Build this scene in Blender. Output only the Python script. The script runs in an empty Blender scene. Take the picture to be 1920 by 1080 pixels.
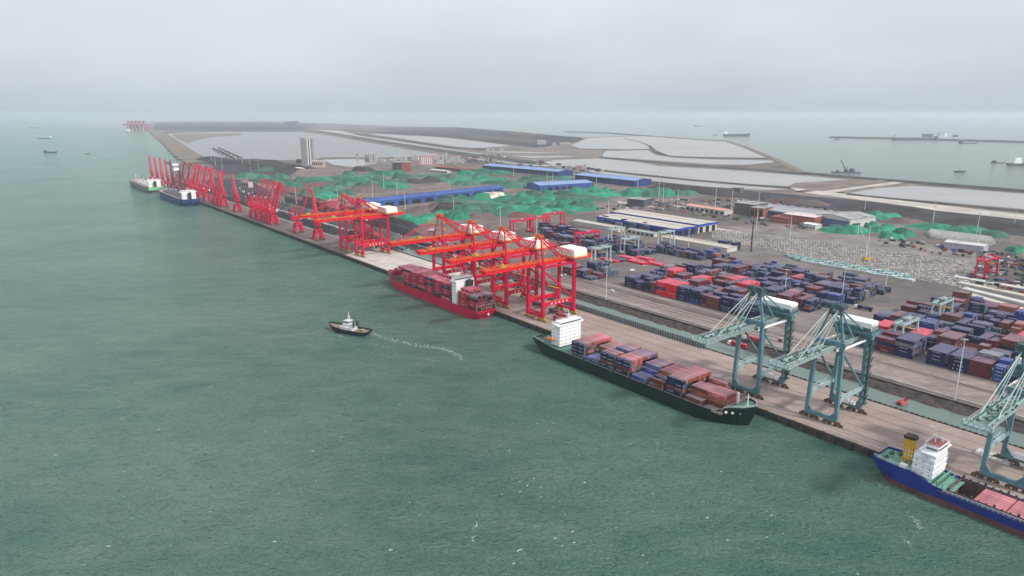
import bpy, math, random
from mathutils import Vector, Matrix, noise

# ---------------------------------------------------------------- camera, sky, sun, exposure
scene = bpy.context.scene
CAMH = 170.0
PITCH = math.atan(328.0 / 1280.0)
cam_data = bpy.data.cameras.new("camera")
cam_data.lens = 24.0
cam_data.sensor_width = 36.0
cam_data.clip_start = 1.0
cam_data.clip_end = 200000.0
cam = bpy.data.objects.new("camera", cam_data)
scene.collection.objects.link(cam)
cam.location = (0, 0, CAMH)
cam.rotation_euler = (math.pi / 2 - PITCH, 0, 0)
scene.camera = cam

SUN_AZ = math.atan2(-0.60, 0.80)      # direction towards the sun in the ground plane
SUN_EL = math.radians(42)
world = bpy.data.worlds.new("World")
scene.world = world
world.use_nodes = True
nt = world.node_tree
nt.nodes.clear()
out = nt.nodes.new("ShaderNodeOutputWorld")
bg = nt.nodes.new("ShaderNodeBackground")
sky = nt.nodes.new("ShaderNodeTexSky")
sky.sky_type = 'NISHITA'
sky.sun_disc = False
sky.sun_elevation = SUN_EL
sky.sun_rotation = math.pi / 2 - SUN_AZ
sky.air_density = 1.0
sky.dust_density = 3.0
tc = nt.nodes.new("ShaderNodeTexCoord")
sep = nt.nodes.new("ShaderNodeSeparateXYZ")
nt.links.new(tc.outputs["Generated"], sep.inputs[0])
mr = nt.nodes.new("ShaderNodeMapRange")
mr.inputs["From Min"].default_value = 0.0
mr.inputs["From Max"].default_value = 0.6
nt.links.new(sep.outputs["Z"], mr.inputs["Value"])
ramp = nt.nodes.new("ShaderNodeValToRGB")           # overcast cloud deck, brighter overhead
ramp.color_ramp.elements[0].position = 0.0
ramp.color_ramp.elements[0].color = (5.5, 6.2, 6.9, 1)
ramp.color_ramp.elements[1].position = 1.0
ramp.color_ramp.elements[1].color = (9.6, 10.0, 10.6, 1)
e = ramp.color_ramp.elements.new(0.12); e.color = (6.8, 7.35, 7.9, 1)
e = ramp.color_ramp.elements.new(0.36); e.color = (8.4, 8.8, 9.2, 1)
nt.links.new(mr.outputs[0], ramp.inputs[0])
mp = nt.nodes.new("ShaderNodeMapping")
mp.inputs["Scale"].default_value = (2.2, 2.2, 7.0)
nz = nt.nodes.new("ShaderNodeTexNoise")
nz.inputs["Scale"].default_value = 1.3
nz.inputs["Detail"].default_value = 6.0
nz.inputs["Roughness"].default_value = 0.5
nt.links.new(tc.outputs["Generated"], mp.inputs[0])
nt.links.new(mp.outputs[0], nz.inputs["Vector"])
mr2 = nt.nodes.new("ShaderNodeMapRange")
mr2.inputs["From Min"].default_value = 0.3
mr2.inputs["From Max"].default_value = 0.7
mr2.inputs["To Min"].default_value = 0.93
mr2.inputs["To Max"].default_value = 1.07
nt.links.new(nz.outputs["Fac"], mr2.inputs["Value"])
mul = nt.nodes.new("ShaderNodeVectorMath"); mul.operation = 'SCALE'
nt.links.new(ramp.outputs[0], mul.inputs[0])
nt.links.new(mr2.outputs[0], mul.inputs["Scale"])
mix = nt.nodes.new("ShaderNodeMixRGB")
mix.inputs[0].default_value = 0.88
nt.links.new(sky.outputs[0], mix.inputs[1])
nt.links.new(mul.outputs[0], mix.inputs[2])
nt.links.new(mix.outputs[0], bg.inputs[0])
bg.inputs[1].default_value = 0.104
nt.links.new(bg.outputs[0], out.inputs[0])

sun_data = bpy.data.lights.new("sun", 'SUN')
sun_data.energy = 3.4
sun_data.angle = math.radians(6)
sun_data.color = (1.0, 0.96, 0.9)
sun = bpy.data.objects.new("sun", sun_data)
scene.collection.objects.link(sun)
sd = Vector((math.cos(SUN_AZ) * math.cos(SUN_EL), math.sin(SUN_AZ) * math.cos(SUN_EL), math.sin(SUN_EL)))
sun.rotation_euler = sd.to_track_quat('Z', 'Y').to_euler()
sun.location = (0, 0, 400)

scene.view_settings.view_transform = 'Standard'
scene.view_settings.look = 'None'
scene.view_settings.exposure = 0.0
scene.view_settings.gamma = 1.0
scene.render.engine = 'CYCLES'
scene.cycles.volume_bounces = 1
scene.cycles.max_bounces = 6

# ---------------------------------------------------------------- coordinates
F = 1280.0
def ground(x, y, z=0.0):
    """point of height z seen at photo pixel x, y (1920 x 1080)"""
    dx, dy = x - 960, y - 540
    d = (dx, F * math.cos(PITCH) - dy * math.sin(PITCH), -F * math.sin(PITCH) - dy * math.cos(PITCH))
    t = (z - CAMH) / d[2]
    return (d[0] * t, d[1] * t)
AZ = math.atan(-1035.0 / math.hypot(1280, 328))
UX, UY = math.sin(AZ), math.cos(AZ)         # along the quay, away from the camera
VX, VY = math.cos(AZ), -math.sin(AZ)        # inland
OX, OY = ground(1420, 765)
RZ = math.atan2(-UY, -UX)                   # local x = towards the camera along the quay, local y = inland
def W(u, v, z=0.0):
    return Vector((OX + UX * u + VX * v, OY + UY * u + VY * v, z))
def UV(x, y, z=0.0):
    g = ground(x, y, z)
    a, b = g[0] - OX, g[1] - OY
    return (a * UX + b * UY, a * VX + b * VY)
def PX(x, y, z=0.0):
    g = ground(x, y, z)
    return Vector((g[0], g[1], z))

ONES = ["", "first", "second", "third", "fourth", "fifth", "sixth", "seventh", "eighth", "ninth", "tenth", "eleventh",
        "twelfth", "thirteenth", "fourteenth", "fifteenth", "sixteenth", "seventeenth", "eighteenth", "nineteenth"]
TENS = {2: "twent", 3: "thirt", 4: "fort", 5: "fift", 6: "sixt", 7: "sevent", 8: "eight", 9: "ninet"}
def nth(n):
    if n < 20: return ONES[n]
    t, o = divmod(n, 10)
    return TENS[t] + "ieth" if o == 0 else TENS[t] + "y-" + ONES[o]

# ---------------------------------------------------------------- materials
MATS = {}
def mat(name, col, rough=0.6, var=0.15, scale=0.2, metal=0.0, col2=None, bump=0.0, detail=4.0, stretch=None, lo=0.35, hi=0.65, spec=0.22, rand=0.0, dirt=0.0, dscale=None):
    if name in MATS: return MATS[name]
    m = bpy.data.materials.new(name)
    m.use_nodes = True
    t = m.node_tree
    b = t.nodes["Principled BSDF"]
    b.inputs["Roughness"].default_value = rough
    b.inputs["Metallic"].default_value = metal
    b.inputs["Specular IOR Level"].default_value = spec
    tcn = t.nodes.new("ShaderNodeTexCoord")
    src = tcn.outputs["Object"]
    if stretch:
        mpn = t.nodes.new("ShaderNodeMapping")
        mpn.inputs["Scale"].default_value = stretch[:3]
        if len(stretch) > 3: mpn.inputs["Rotation"].default_value = (0, 0, stretch[3])
        t.links.new(src, mpn.inputs[0]); src = mpn.outputs[0]
    n = t.nodes.new("ShaderNodeTexNoise")
    n.inputs["Scale"].default_value = scale
    n.inputs["Detail"].default_value = detail
    n.inputs["Roughness"].default_value = 0.6
    t.links.new(src, n.inputs["Vector"])
    r = t.nodes.new("ShaderNodeValToRGB")
    a = r.color_ramp.elements
    a[0].position = lo; a[1].position = hi
    c1 = tuple(max(0, c * (1 - var)) for c in col)
    c2 = tuple(min(1, c * (1 + var)) for c in col) if col2 is None else col2
    a[0].color = (*c1, 1); a[1].color = (*c2, 1)
    t.links.new(n.outputs["Fac"], r.inputs[0])
    cout = r.outputs[0]
    if dirt > 0:                                       # stains and scuffs at two more scales
        for sc2, amt in ((dscale or scale * 0.18, dirt), (scale * 5, dirt * .6)):
            n3 = t.nodes.new("ShaderNodeTexNoise")
            n3.inputs["Scale"].default_value = sc2; n3.inputs["Detail"].default_value = 5; n3.inputs["Roughness"].default_value = .65
            t.links.new(tcn.outputs["Object"], n3.inputs["Vector"])
            m3 = t.nodes.new("ShaderNodeMapRange")
            m3.inputs["From Min"].default_value = .38; m3.inputs["From Max"].default_value = .62
            m3.inputs["To Min"].default_value = 1 - amt; m3.inputs["To Max"].default_value = 1 + amt * .6
            t.links.new(n3.outputs["Fac"], m3.inputs["Value"])
            v3 = t.nodes.new("ShaderNodeVectorMath"); v3.operation = 'SCALE'
            t.links.new(cout, v3.inputs[0]); t.links.new(m3.outputs[0], v3.inputs["Scale"])
            cout = v3.outputs[0]
    if rand > 0:
        oi = t.nodes.new("ShaderNodeObjectInfo")
        mrn = t.nodes.new("ShaderNodeMapRange")
        mrn.inputs["To Min"].default_value = 1 - rand
        mrn.inputs["To Max"].default_value = 1 + rand
        t.links.new(oi.outputs["Random"], mrn.inputs["Value"])
        vm = t.nodes.new("ShaderNodeVectorMath"); vm.operation = 'SCALE'
        t.links.new(cout, vm.inputs[0]); t.links.new(mrn.outputs[0], vm.inputs["Scale"])
        cout = vm.outputs[0]
    t.links.new(cout, b.inputs["Base Color"])
    if bump > 0:
        bn = t.nodes.new("ShaderNodeBump")
        bn.inputs["Distance"].default_value = bump
        bn.inputs["Strength"].default_value = 0.8
        t.links.new(n.outputs["Fac"], bn.inputs["Height"])
        t.links.new(bn.outputs[0], b.inputs["Normal"])
    MATS[name] = m
    return m

# ---------------------------------------------------------------- mesh builder
def tag(o, label=None, cat=None, group=None, kind=None):
    if label: o["label"] = label
    if cat: o["category"] = cat
    if group: o["group"] = group
    if kind: o["kind"] = kind
    return o
COL = scene.collection
class MB:
    def __init__(self):
        self.v = []; self.f = []; self.m = []
    def add(self, vs, fs, mi=0):
        n = len(self.v)
        self.v += [tuple(p) for p in vs]
        self.f += [tuple(n + i for i in f) for f in fs]
        self.m += [mi] * len(fs)
        return self
    def box(self, x0, x1, y0, y1, z0, z1, mi=0, tmi=None):
        vs = [(x0, y0, z0), (x1, y0, z0), (x1, y1, z0), (x0, y1, z0), (x0, y0, z1), (x1, y0, z1), (x1, y1, z1), (x0, y1, z1)]
        fs = [(3, 2, 1, 0), (0, 1, 5, 4), (1, 2, 6, 5), (2, 3, 7, 6), (3, 0, 4, 7)]
        self.add(vs, fs, mi)
        n = len(self.v) - 8
        self.f.append((n + 4, n + 5, n + 6, n + 7)); self.m.append(mi if tmi is None else tmi)
        return self
    def bar(self, p, q, w, h=None, mi=0, w2=None, h2=None):
        """square section beam from p to q, may taper to w2 x h2"""
        if h is None: h = w
        if w2 is None: w2 = w
        if h2 is None: h2 = h * (w2 / w)
        p = Vector(p); q = Vector(q)
        d = (q - p)
        if d.length < 1e-6: return self
        d.normalize()
        ref = Vector((0, 0, 1)) if abs(d.z) < 0.95 else Vector((0, 1, 0))
        s = d.cross(ref).normalized()
        t = s.cross(d).normalized()
        vs = []
        for c, a, b in ((p, w, h), (q, w2, h2)):
            for i, j in ((-1, -1), (1, -1), (1, 1), (-1, 1)):
                vs.append(c + s * (a / 2 * i) + t * (b / 2 * j))
        self.add(vs, [(3, 2, 1, 0), (4, 5, 6, 7), (0, 1, 5, 4), (1, 2, 6, 5), (2, 3, 7, 6), (3, 0, 4, 7)], mi)
        return self
    def tube(self, p, q, r, n=8, mi=0, r2=None):
        if r2 is None: r2 = r
        p = Vector(p); q = Vector(q); d = (q - p).normalized()
        ref = Vector((0, 0, 1)) if abs(d.z) < 0.95 else Vector((0, 1, 0))
        s = d.cross(ref).normalized(); t = s.cross(d).normalized()
        vs = []
        for c, rr in ((p, r), (q, r2)):
            for i in range(n):
                a = 2 * math.pi * i / n
                vs.append(c + s * (math.cos(a) * rr) + t * (math.sin(a) * rr))
        fs = [tuple(range(n - 1, -1, -1)), tuple(range(n, 2 * n))]
        for i in range(n):
            j = (i + 1) % n
            fs.append((i, j, n + j, n + i))
        self.add(vs, fs, mi)
        return self
    def prism(self, poly, z0, z1, mi=0, smi=None):
        """poly: ccw or cw list of xy, closed prism"""
        a = sum(poly[i][0] * poly[(i + 1) % len(poly)][1] - poly[(i + 1) % len(poly)][0] * poly[i][1] for i in range(len(poly)))
        if a < 0: poly = poly[::-1]
        n = len(poly)
        vs = [(p[0], p[1], z0) for p in poly] + [(p[0], p[1], z1) for p in poly]
        k = len(self.v)
        self.v += vs
        self.f.append(tuple(k + i for i in range(n, 2 * n))); self.m.append(mi)
        self.f.append(tuple(k + i for i in range(n - 1, -1, -1))); self.m.append(mi)
        for i in range(n):
            j = (i + 1) % n
            self.f.append((k + i, k + j, k + n + j, k + n + i)); self.m.append(mi if smi is None else smi)
        return self
    def mesh(self, name, mats):
        me = bpy.data.meshes.new(name)
        me.from_pydata(self.v, [], self.f)
        if not isinstance(mats, (list, tuple)): mats = [mats]
        for m in mats: me.materials.append(m)
        if len(mats) > 1:
            me.polygons.foreach_set("material_index", self.m)
        me.update()
        return me
    def build(self, name, mats, parent=None, smooth=False):
        me = self.mesh(name, mats)
        if smooth:
            me.polygons.foreach_set("use_smooth", [True] * len(me.polygons))
        o = bpy.data.objects.new(name, me)
        COL.objects.link(o)
        if parent is not None: o.parent = parent
        return o
def empty(name, label, cat, loc, rz=None, group=None, sc=1.0):
    o = bpy.data.objects.new(name, None)
    o.empty_display_size = 2
    COL.objects.link(o)
    o.location = loc
    o.rotation_euler = (0, 0, RZ if rz is None else rz)
    if sc != 1.0: o.scale = (sc, sc, sc)
    return tag(o, label, cat, group)
def copy_tree(o, parent=None):
    c = o.copy(); COL.objects.link(c)
    c.parent = parent
    for ch in o.children: copy_tree(ch, c)
    return c

# haze: one closed box of even air; lid just above the camera and the highest thing
HAZE_DENSITY = 0.72e-4
hb = MB().box(-42000, 42000, -3000, 60000, -12, 186)
haze = hb.build("haze", [bpy.data.materials.new("haze_air")])
hm = haze.data.materials[0]; hm.use_nodes = True
hm.node_tree.nodes.clear()
ho = hm.node_tree.nodes.new("ShaderNodeOutputMaterial")
hv = hm.node_tree.nodes.new("ShaderNodeVolumePrincipled")
hv.inputs["Color"].default_value = (0.80, 0.88, 0.95, 1)
hv.inputs["Density"].default_value = HAZE_DENSITY
hv.inputs["Anisotropy"].default_value = 0.2
hm.node_tree.links.new(hv.outputs[0], ho.inputs["Volume"])
tag(haze, "pale even sea haze over the whole port", "haze", kind="stuff")
# ---------------------------------------------------------------- ground, sea, ponds
WZ = -4.0
def sea_material():
    m = bpy.data.materials.new("sea_water"); m.use_nodes = True
    t = m.node_tree; b = t.nodes["Principled BSDF"]
    b.inputs["Roughness"].default_value = 0.14
    b.inputs["IOR"].default_value = 1.33
    tcn = t.nodes.new("ShaderNodeTexCoord")
    def noi(scale, det, sx=1, sy=1, rot=0.0, rough=0.55):
        mpn = t.nodes.new("ShaderNodeMapping")
        mpn.inputs["Scale"].default_value = (sx, sy, 1)
        mpn.inputs["Rotation"].default_value = (0, 0, rot)
        t.links.new(tcn.outputs["Object"], mpn.inputs[0])
        n = t.nodes.new("ShaderNodeTexNoise")
        n.inputs["Scale"].default_value = scale; n.inputs["Detail"].default_value = det
        n.inputs["Roughness"].default_value = rough
        t.links.new(mpn.outputs[0], n.inputs["Vector"])
        return n
    big = noi(0.006, 6, 1, 1.5, 0.6, .62)
    mid = noi(0.05, 5, 0.6, 1.5, 0.5)
    mx = t.nodes.new("ShaderNodeMath"); mx.operation = 'MULTIPLY_ADD'
    t.links.new(mid.outputs["Fac"], mx.inputs[0]); mx.inputs[1].default_value = 0.55
    t.links.new(big.outputs["Fac"], mx.inputs[2])
    r = t.nodes.new("ShaderNodeValToRGB")
    r.color_ramp.elements[0].position = 0.60; r.color_ramp.elements[0].color = (0.072, 0.190, 0.158, 1)
    r.color_ramp.elements[1].position = 0.95; r.color_ramp.elements[1].color = (0.155, 0.275, 0.215, 1)
    t.links.new(mx.outputs[0], r.inputs[0])
    # silt in the shallow harbour inland of the quays: colour of the water itself
    dot = t.nodes.new("ShaderNodeVectorMath"); dot.operation = 'DOT_PRODUCT'
    t.links.new(tcn.outputs["Object"], dot.inputs[0]); dot.inputs[1].default_value = (VX, VY, 0)
    ds = t.nodes.new("ShaderNodeMapRange"); ds.interpolation_type = 'SMOOTHSTEP'
    v0 = OX * VX + OY * VY
    ds.inputs["From Min"].default_value = v0 + 300; ds.inputs["From Max"].default_value = v0 + 2500
    t.links.new(dot.outputs["Value"], ds.inputs["Value"])
    silt = t.nodes.new("ShaderNodeMixRGB"); silt.inputs[2].default_value = (0.25, 0.30, 0.275, 1)
    t.links.new(ds.outputs[0], silt.inputs[0]); t.links.new(r.outputs[0], silt.inputs[1])
    t.links.new(silt.outputs[0], b.inputs["Base Color"])
    w1 = noi(0.11, 4, 0.75, 1.35, 0.40)
    w2 = noi(0.42, 5, 0.8, 1.25, 0.2, 0.68)
    b1 = t.nodes.new("ShaderNodeBump"); b1.inputs["Distance"].default_value = 11.0; b1.inputs["Strength"].default_value = 0.8
    b2 = t.nodes.new("ShaderNodeBump"); b2.inputs["Distance"].default_value = 6.5; b2.inputs["Strength"].default_value = 0.9
    t.links.new(w1.outputs["Fac"], b1.inputs["Height"])
    t.links.new(w2.outputs["Fac"], b2.inputs["Height"])
    t.links.new(b1.outputs[0], b2.inputs["Normal"])
    t.links.new(b2.outputs[0], b.inputs["Normal"])
    return m
M_sea = sea_material()
sea = MB().add([(-40000, -2500, 0), (40000, -2500, 0), (40000, 58000, 0), (-40000, 58000, 0)], [(0, 1, 2, 3)]).build("sea", M_sea)
sea.location = (0, 0, WZ)
tag(sea, "green rippled sea around the port", kind="structure")

def water_mat(name, c, rough=0.12, bump=0.05):
    m = mat(name, c, rough, 0.1, 0.004, bump=0, spec=0.5)
    t = m.node_tree; b = t.nodes["Principled BSDF"]
    tcn = t.nodes.new("ShaderNodeTexCoord"); n = t.nodes.new("ShaderNodeTexNoise")
    n.inputs["Scale"].default_value = 0.4; n.inputs["Detail"].default_value = 3
    t.links.new(tcn.outputs["Object"], n.inputs["Vector"])
    bn = t.nodes.new("ShaderNodeBump"); bn.inputs["Distance"].default_value = bump
    t.links.new(n.outputs["Fac"], bn.inputs["Height"]); t.links.new(bn.outputs[0], b.inputs["Normal"])
    return m
M_pond = water_mat("pond_water", (0.26, 0.245, 0.24), 0.25)
M_lagoon = water_mat("lagoon_water", (0.155, 0.15, 0.155), 0.3)
M_canal = water_mat("canal_water", (0.10, 0.15, 0.13), 0.25, 0.15)
M_land = mat("packed_earth", (0.150, 0.120, 0.108), 0.9, 0.30, 0.012, detail=8, dirt=.35)
M_dike = mat("dike_earth", (0.062, 0.058, 0.056), 0.95, 0.35, 0.03, detail=6)
M_dikeb = mat("brown_dike", (0.17, 0.135, 0.105), 0.95, 0.3, 0.02, detail=6)
M_shoal = mat("brown_shoal", (0.17, 0.14, 0.12), 0.9, 0.2, 0.006)
M_sand = mat("pale_sand", (0.42, 0.38, 0.35), 0.9, 0.2, 0.02)
M_conc = mat("quay_concrete", (0.31, 0.24, 0.215), 0.85, 0.10, 0.05, detail=8, stretch=(0.25, 1.6, 1, RZ * -1), dirt=.14, dscale=.02)
M_concL = mat("pale_quay_concrete", (0.46, 0.42, 0.39), 0.85, 0.12, 0.06, detail=7)
M_quayd = mat("coal_dusted_quay", (0.135, 0.105, 0.10), 0.9, 0.35, 0.07, detail=8)
M_yard = mat("yard_asphalt", (0.16, 0.138, 0.13), 0.85, 0.20, 0.03, detail=8, dirt=.3)
M_road = mat("dusty_road", (0.25, 0.20, 0.182), 0.9, 0.15, 0.05, detail=7, stretch=(0.2, 1.5, 1, RZ * -1), dirt=.22, dscale=.02)
M_coal = mat("coal", (0.030, 0.030, 0.034), 0.9, 0.4, 0.05, bump=0.6)
M_coalg = mat("coal_yard_ground", (0.036, 0.035, 0.043), 0.95, 0.35, 0.02, detail=7)
M_stone = mat("dark_quay_wall", (0.055, 0.048, 0.045), 0.9, 0.45, 0.25, detail=6, bump=0.3)
M_rail = mat("rusty_rail", (0.045, 0.030, 0.026), 0.8, 0.2, 0.3)
M_rock = mat("riprap_stone", (0.06, 0.047, 0.044), 0.95, 0.38, 0.30, detail=5, bump=1.0)
M_line = mat("faded_white_paint", (0.45, 0.42, 0.40), 0.8, 0.2, 0.3)

def uvpoly(lst):
    return [(W(u, v).x, W(u, v).y) for u, v in lst]
def pxpoly(lst, z=0.0):
    return [ground(x, y, z) for x, y in lst]
def sheet(name, poly, z, m, label=None, thick=None, kind="structure", wall=None):
    b = MB()
    if thick is None:
        a = sum(poly[i][0] * poly[(i + 1) % len(poly)][1] - poly[(i + 1) % len(poly)][0] * poly[i][1] for i in range(len(poly)))
        if a < 0: poly = poly[::-1]
        b.add([(p[0], p[1], z) for p in poly], [tuple(range(len(poly)))])
        o = b.build(name, m)
    else:
        b.prism(poly, z - thick, z, 0, 1)
        o = b.build(name, [m, wall or m])
    return tag(o, label, kind=kind)

# main land: quay edge v = 0, with the dock (long canal) left open between v 64 and v 100
QE = 1690
far = pxpoly([(338, 303), (346, 294), (334, 281), (320, 270), (300, 256), (284, 245), (270, 244), (283, 229), (340, 227.5), (500, 227.5), (620, 231.5), (740, 237),
              (860, 238.5), (960, 246), (1075, 256.5), (1100, 258), (1200, 254), (1290, 260), (1368, 265), (1400, 277), (1450, 300), (1505, 325), (1600, 332),
              (1740, 343), (1920, 357), (2400, 395)])
land_in = uvpoly([(-500, 100), (640, 100), (640, 64), (-500, 64)])
p_far = [(p[0], p[1]) for p in far]
main = uvpoly([(640, 0), (QE, 0), (QE, 40)]) + p_far + uvpoly([(-700, 1300), (-700, 104), (640, 104)])
sheet("ground", main, 0.0, M_land, "brown reclaimed ground behind the quays", thick=7, wall=M_stone)
# quay apron, a separate slab on the seaward side of the dock
sheet("quay", uvpoly([(-700, 0), (640, 0), (640, 64), (-700, 64)]), 0.0, M_conc, "long pinkish concrete quay apron", thick=7, wall=M_stone)
dock_water = sheet("dock_water", uvpoly([(-690, 64.2), (639, 64.2), (639, 104), (-690, 104)]), -3.7, M_canal, "still pale green dock basin behind the quay")

# apron of the far berths and of the middle berths
LZ = 0.004
sheet("coal_quay_apron", uvpoly([(575, 0.4), (1688, 0.4), (1688, 46), (575, 46)]), 0.006, M_quayd, "dark dusty apron under the harbour cranes")
sheet("pale_apron", uvpoly([(395, 3), (575, 3), (590, 30), (560, 46), (540, 62), (395, 62)]), 0.012, M_concL, "pale concrete apron beside the red ship bow")
# riprap bank on the inland side of the dock
bk = MB()
random.seed(4)
N = 260
rows = []
for j in range(5):
    row = []
    for i in range(N + 1):
        u = -690 + 1330 * i / N
        t = j / 4
        v = 90.5 + 18.5 * t + (random.uniform(-0.8, 0.8) if 0 < j < 4 else 0)
        z = -4.6 + 4.7 * t + (random.uniform(-0.5, 0.5) if 0 < j < 4 else 0)
        if j == 4: z = 0.35
        row.append(W(u, v, z))
    rows.append(row)
vs = [p for r in rows for p in r]
fs = [(j * (N + 1) + i, j * (N + 1) + i + 1, (j + 1) * (N + 1) + i + 1, (j + 1) * (N + 1) + i) for j in range(4) for i in range(N)]
bk.add(vs, fs)
bo = bk.build("embankment", M_rock); tag(bo, "dark stone embankment along the inland side of the dock", kind="structure")
sheet("dock_road", uvpoly([(-690, 109.2), (300, 109.2), (300, 134), (-690, 134)]), 0.02, M_road, "pinkish dusty road along the dock", thick=0.5)
sheet("yard_pavement", uvpoly([(-690, 134.3), (470, 134.3), (470, 400), (300, 480), (-690, 420)]), 0.012, M_yard, "grey container yard paving")
sheet("yard_front_road", uvpoly([(-690, 139), (60, 139), (120, 146), (300, 146), (300, 153), (-690, 154)]), 0.018, M_road, "dusty lane in front of the container blocks")
# rails: parallel lines along the quay and the dock road
for (u0, u1, v0, w_, nm) in ((-690, 1688, 12.6, .45, "crane_rail"), (-690, 560, 41, .45, "crane_rail"), (170, 640, 48.2, .45, "crane_rail"),
                         (-690, 300, 137.3, 0.9, "yard_rail"), (40, 330, 127.5, 1.4, "yard_rail"), (40, 330, 121.0, 1.2, "yard_rail"), (-690, 300, 133.8, .4, "yard_rail")):
    sheet(nm, uvpoly([(u0, v0), (u1, v0), (u1, v0 + w_), (u0, v0 + w_)]), 0.034, M_rail, "dark steel rail line set in the paving")
sheet("paint_line", uvpoly([(-690, 6.0), (420, 6.0), (420, 6.5), (-690, 6.5)]), 0.03, M_line, "faded painted line along the quay edge")
M_joint = mat("paving_joint", (0.12, 0.10, 0.095), 0.9, 0.2, 0.2)
for (u0, u1, v0, w_) in ((-690, 395, 22.0, 0.35), (-690, 395, 31.5, 0.35), (-690, 395, 52, 0.5), (-690, 280, 118, .4)):
    sheet("paving_joint", uvpoly([(u0, v0), (u1, v0), (u1, v0 + w_), (u0, v0 + w_)]), 0.031, M_joint, "dark joint line in the concrete")
# low black coping with bollard-like teeth along the inner quay edge and kerb along the sea edge
kb = MB(); 
kb.bar(W(-690, 64, .1), W(640, 64, .1), 0.35, 0.5)
for u in range(-400, 640, 3):
    p0, p1 = W(u, 64, .3), W(u + 1.3 + (u % 7) * .15, 64, .3)
    kb.bar(p0, p1, 0.8, 0.9)
tag(kb.build("kerb", mat("dark_kerb", (0.04, 0.035, 0.03), .9)), "dark broken kerb on the inner quay edge", kind="structure")
kb = MB()
kb.bar(W(-690, 0.4, .12), W(1688, 0.4, .12), 0.5, 0.3)
tag(kb.build("kerb", mat("dark_kerb", (0.04, 0.035, 0.03), .9)), "low kerb on the sea edge of the quay", kind="structure")
# fenders on the quay face
fb = MB()
u = -300
while u < 1680:
    if True:
        a = W(u, -0.45, -0.3); b_ = W(u, -0.45, -3.9)
        fb.bar(a, b_, 1.1, 0.8)
    u += 9
tag(fb.build("quay_fenders", mat("black_rubber", (0.018, 0.018, 0.018), .8)), "black rubber fenders along the sea face of the quay", "fender", kind="stuff")

# ---- far land cover (each sheet a little above the one below)
def far_sheet(name, px, z, m, label):
    return sheet(name, pxpoly(px, z), z, m, label)
far_sheet("lagoon", [(312, 251), (330, 247.6), (420, 246.2), (560, 247), (620, 254.5), (700, 269), (800, 286), (840, 292.5), (780, 293), (720, 295), (660, 296), (610, 297),
                     (560, 300), (515, 301), (480, 297.5), (450, 298), (403, 300), (388, 297), (365, 285), (345, 272), (328, 260)], 0.10, M_lagoon, "pale enclosed lagoon behind the west dike")
far_sheet("mudflat", [(320, 251), (455, 250), (448, 254), (400, 257), (372, 262), (352, 268), (335, 262)], 0.2, M_shoal, "brown mudflat in the lagoon")
far_sheet("mudflat", [(300, 247.6), (560, 245.5), (565, 247.2), (430, 247.4), (330, 249.2), (306, 250.8)], 0.2, M_dike, "dark strip at the lagoon head")
far_sheet("pond", [(605, 299.5), (665, 297.5), (700, 302), (708, 307), (660, 313), (625, 309)], 0.10, M_pond, "small pale pond below the tall tower")
far_sheet("pond", [(590, 243), (640, 245), (676, 255), (780, 270), (880, 285), (985, 298), (1000, 302), (865, 286.5), (760, 270.5), (640, 251)], 0.10, M_pond, "narrow pale channel beside the causeway")
far_sheet("pond", [(690, 251), (760, 250.5), (860, 261), (960, 273), (905, 277), (870, 277.5), (785, 265)], 0.10, M_pond, "pale pond below the dark island")
far_sheet("tidal_flat", [(1102, 259), (1200, 255), (1290, 261), (1366, 266), (1398, 278), (1448, 296), (1330, 294.5), (1262, 293), (1245, 288), (1222, 279), (1180, 280), (1088, 278.5), (1070, 272)], 0.10, M_pond, "broad pale tidal pond behind the outer dike")
far_sheet("tidal_flat", [(1130, 290), (1135, 283), (1215, 281.5), (1228, 290), (1262, 295.5), (1340, 299), (1458, 301), (1462, 303), (1400, 309), (1335, 308), (1250, 302), (1130, 294)], 0.10, M_pond, "pale tidal pond split by mud banks")
far_sheet("tidal_flat", [(1040, 300), (1130, 297), (1200, 304), (1240, 312), (1340, 317), (1400, 321), (1500, 329), (1590, 337), (1490, 343), (1478, 349), (1400, 345), (1300, 338), (1200, 328), (1100, 316), (1010, 305)], 0.10, M_pond, "long pale pond in front of the causeway")
far_sheet("tidal_flat", [(1100, 318), (1200, 330), (1320, 341), (1400, 348), (1480, 355), (1440, 356), (1320, 350), (1210, 337.5), (1110, 323)], 0.10, M_pond, "narrow pale strip of water beside the sheds")
far_sheet("tidal_flat", [(1592, 362), (1640, 351), (1720, 348), (1920, 363), (2200, 385), (2200, 420), (1920, 392), (1750, 377), (1650, 369)], 0.10, M_pond, "wide pale pond at right below the sea dike")
far_sheet("dirt_road", [(1480, 351), (1600, 365), (1750, 383), (1920, 402), (2200, 432), (2200, 444), (1920, 412), (1740, 393), (1600, 373), (1500, 360)], 0.12, M_sand, "pale dirt road beside the ponds")
far_sheet("dirt_road", [(1515, 362), (1590, 352), (1690, 339), (1712, 340), (1620, 354), (1545, 366)], 0.16, M_sand, "dirt road crossing to the sea dike")
far_sheet("coal_ground", [(1200, 338), (1400, 357), (1600, 375), (1920, 413), (2200, 446), (2200, 474), (1920, 444), (1720, 420), (1640, 404), (1400, 373), (1240, 351)], 0.10, M_coalg, "dark coal strip beside the dirt road")
far_sheet("coal_ground", [(390, 303), (470, 298), (520, 300), (560, 318), (540, 332), (460, 332), (410, 325)], 0.10, M_coalg, "dark coal yard below the lagoon")
far_sheet("coal_ground", [(395, 330), (470, 340), (560, 385), (700, 430), (760, 470), (700, 462), (560, 415), (440, 372), (385, 345)], 0.06, M_coalg, "dark coal ground behind the harbour cranes")
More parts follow.
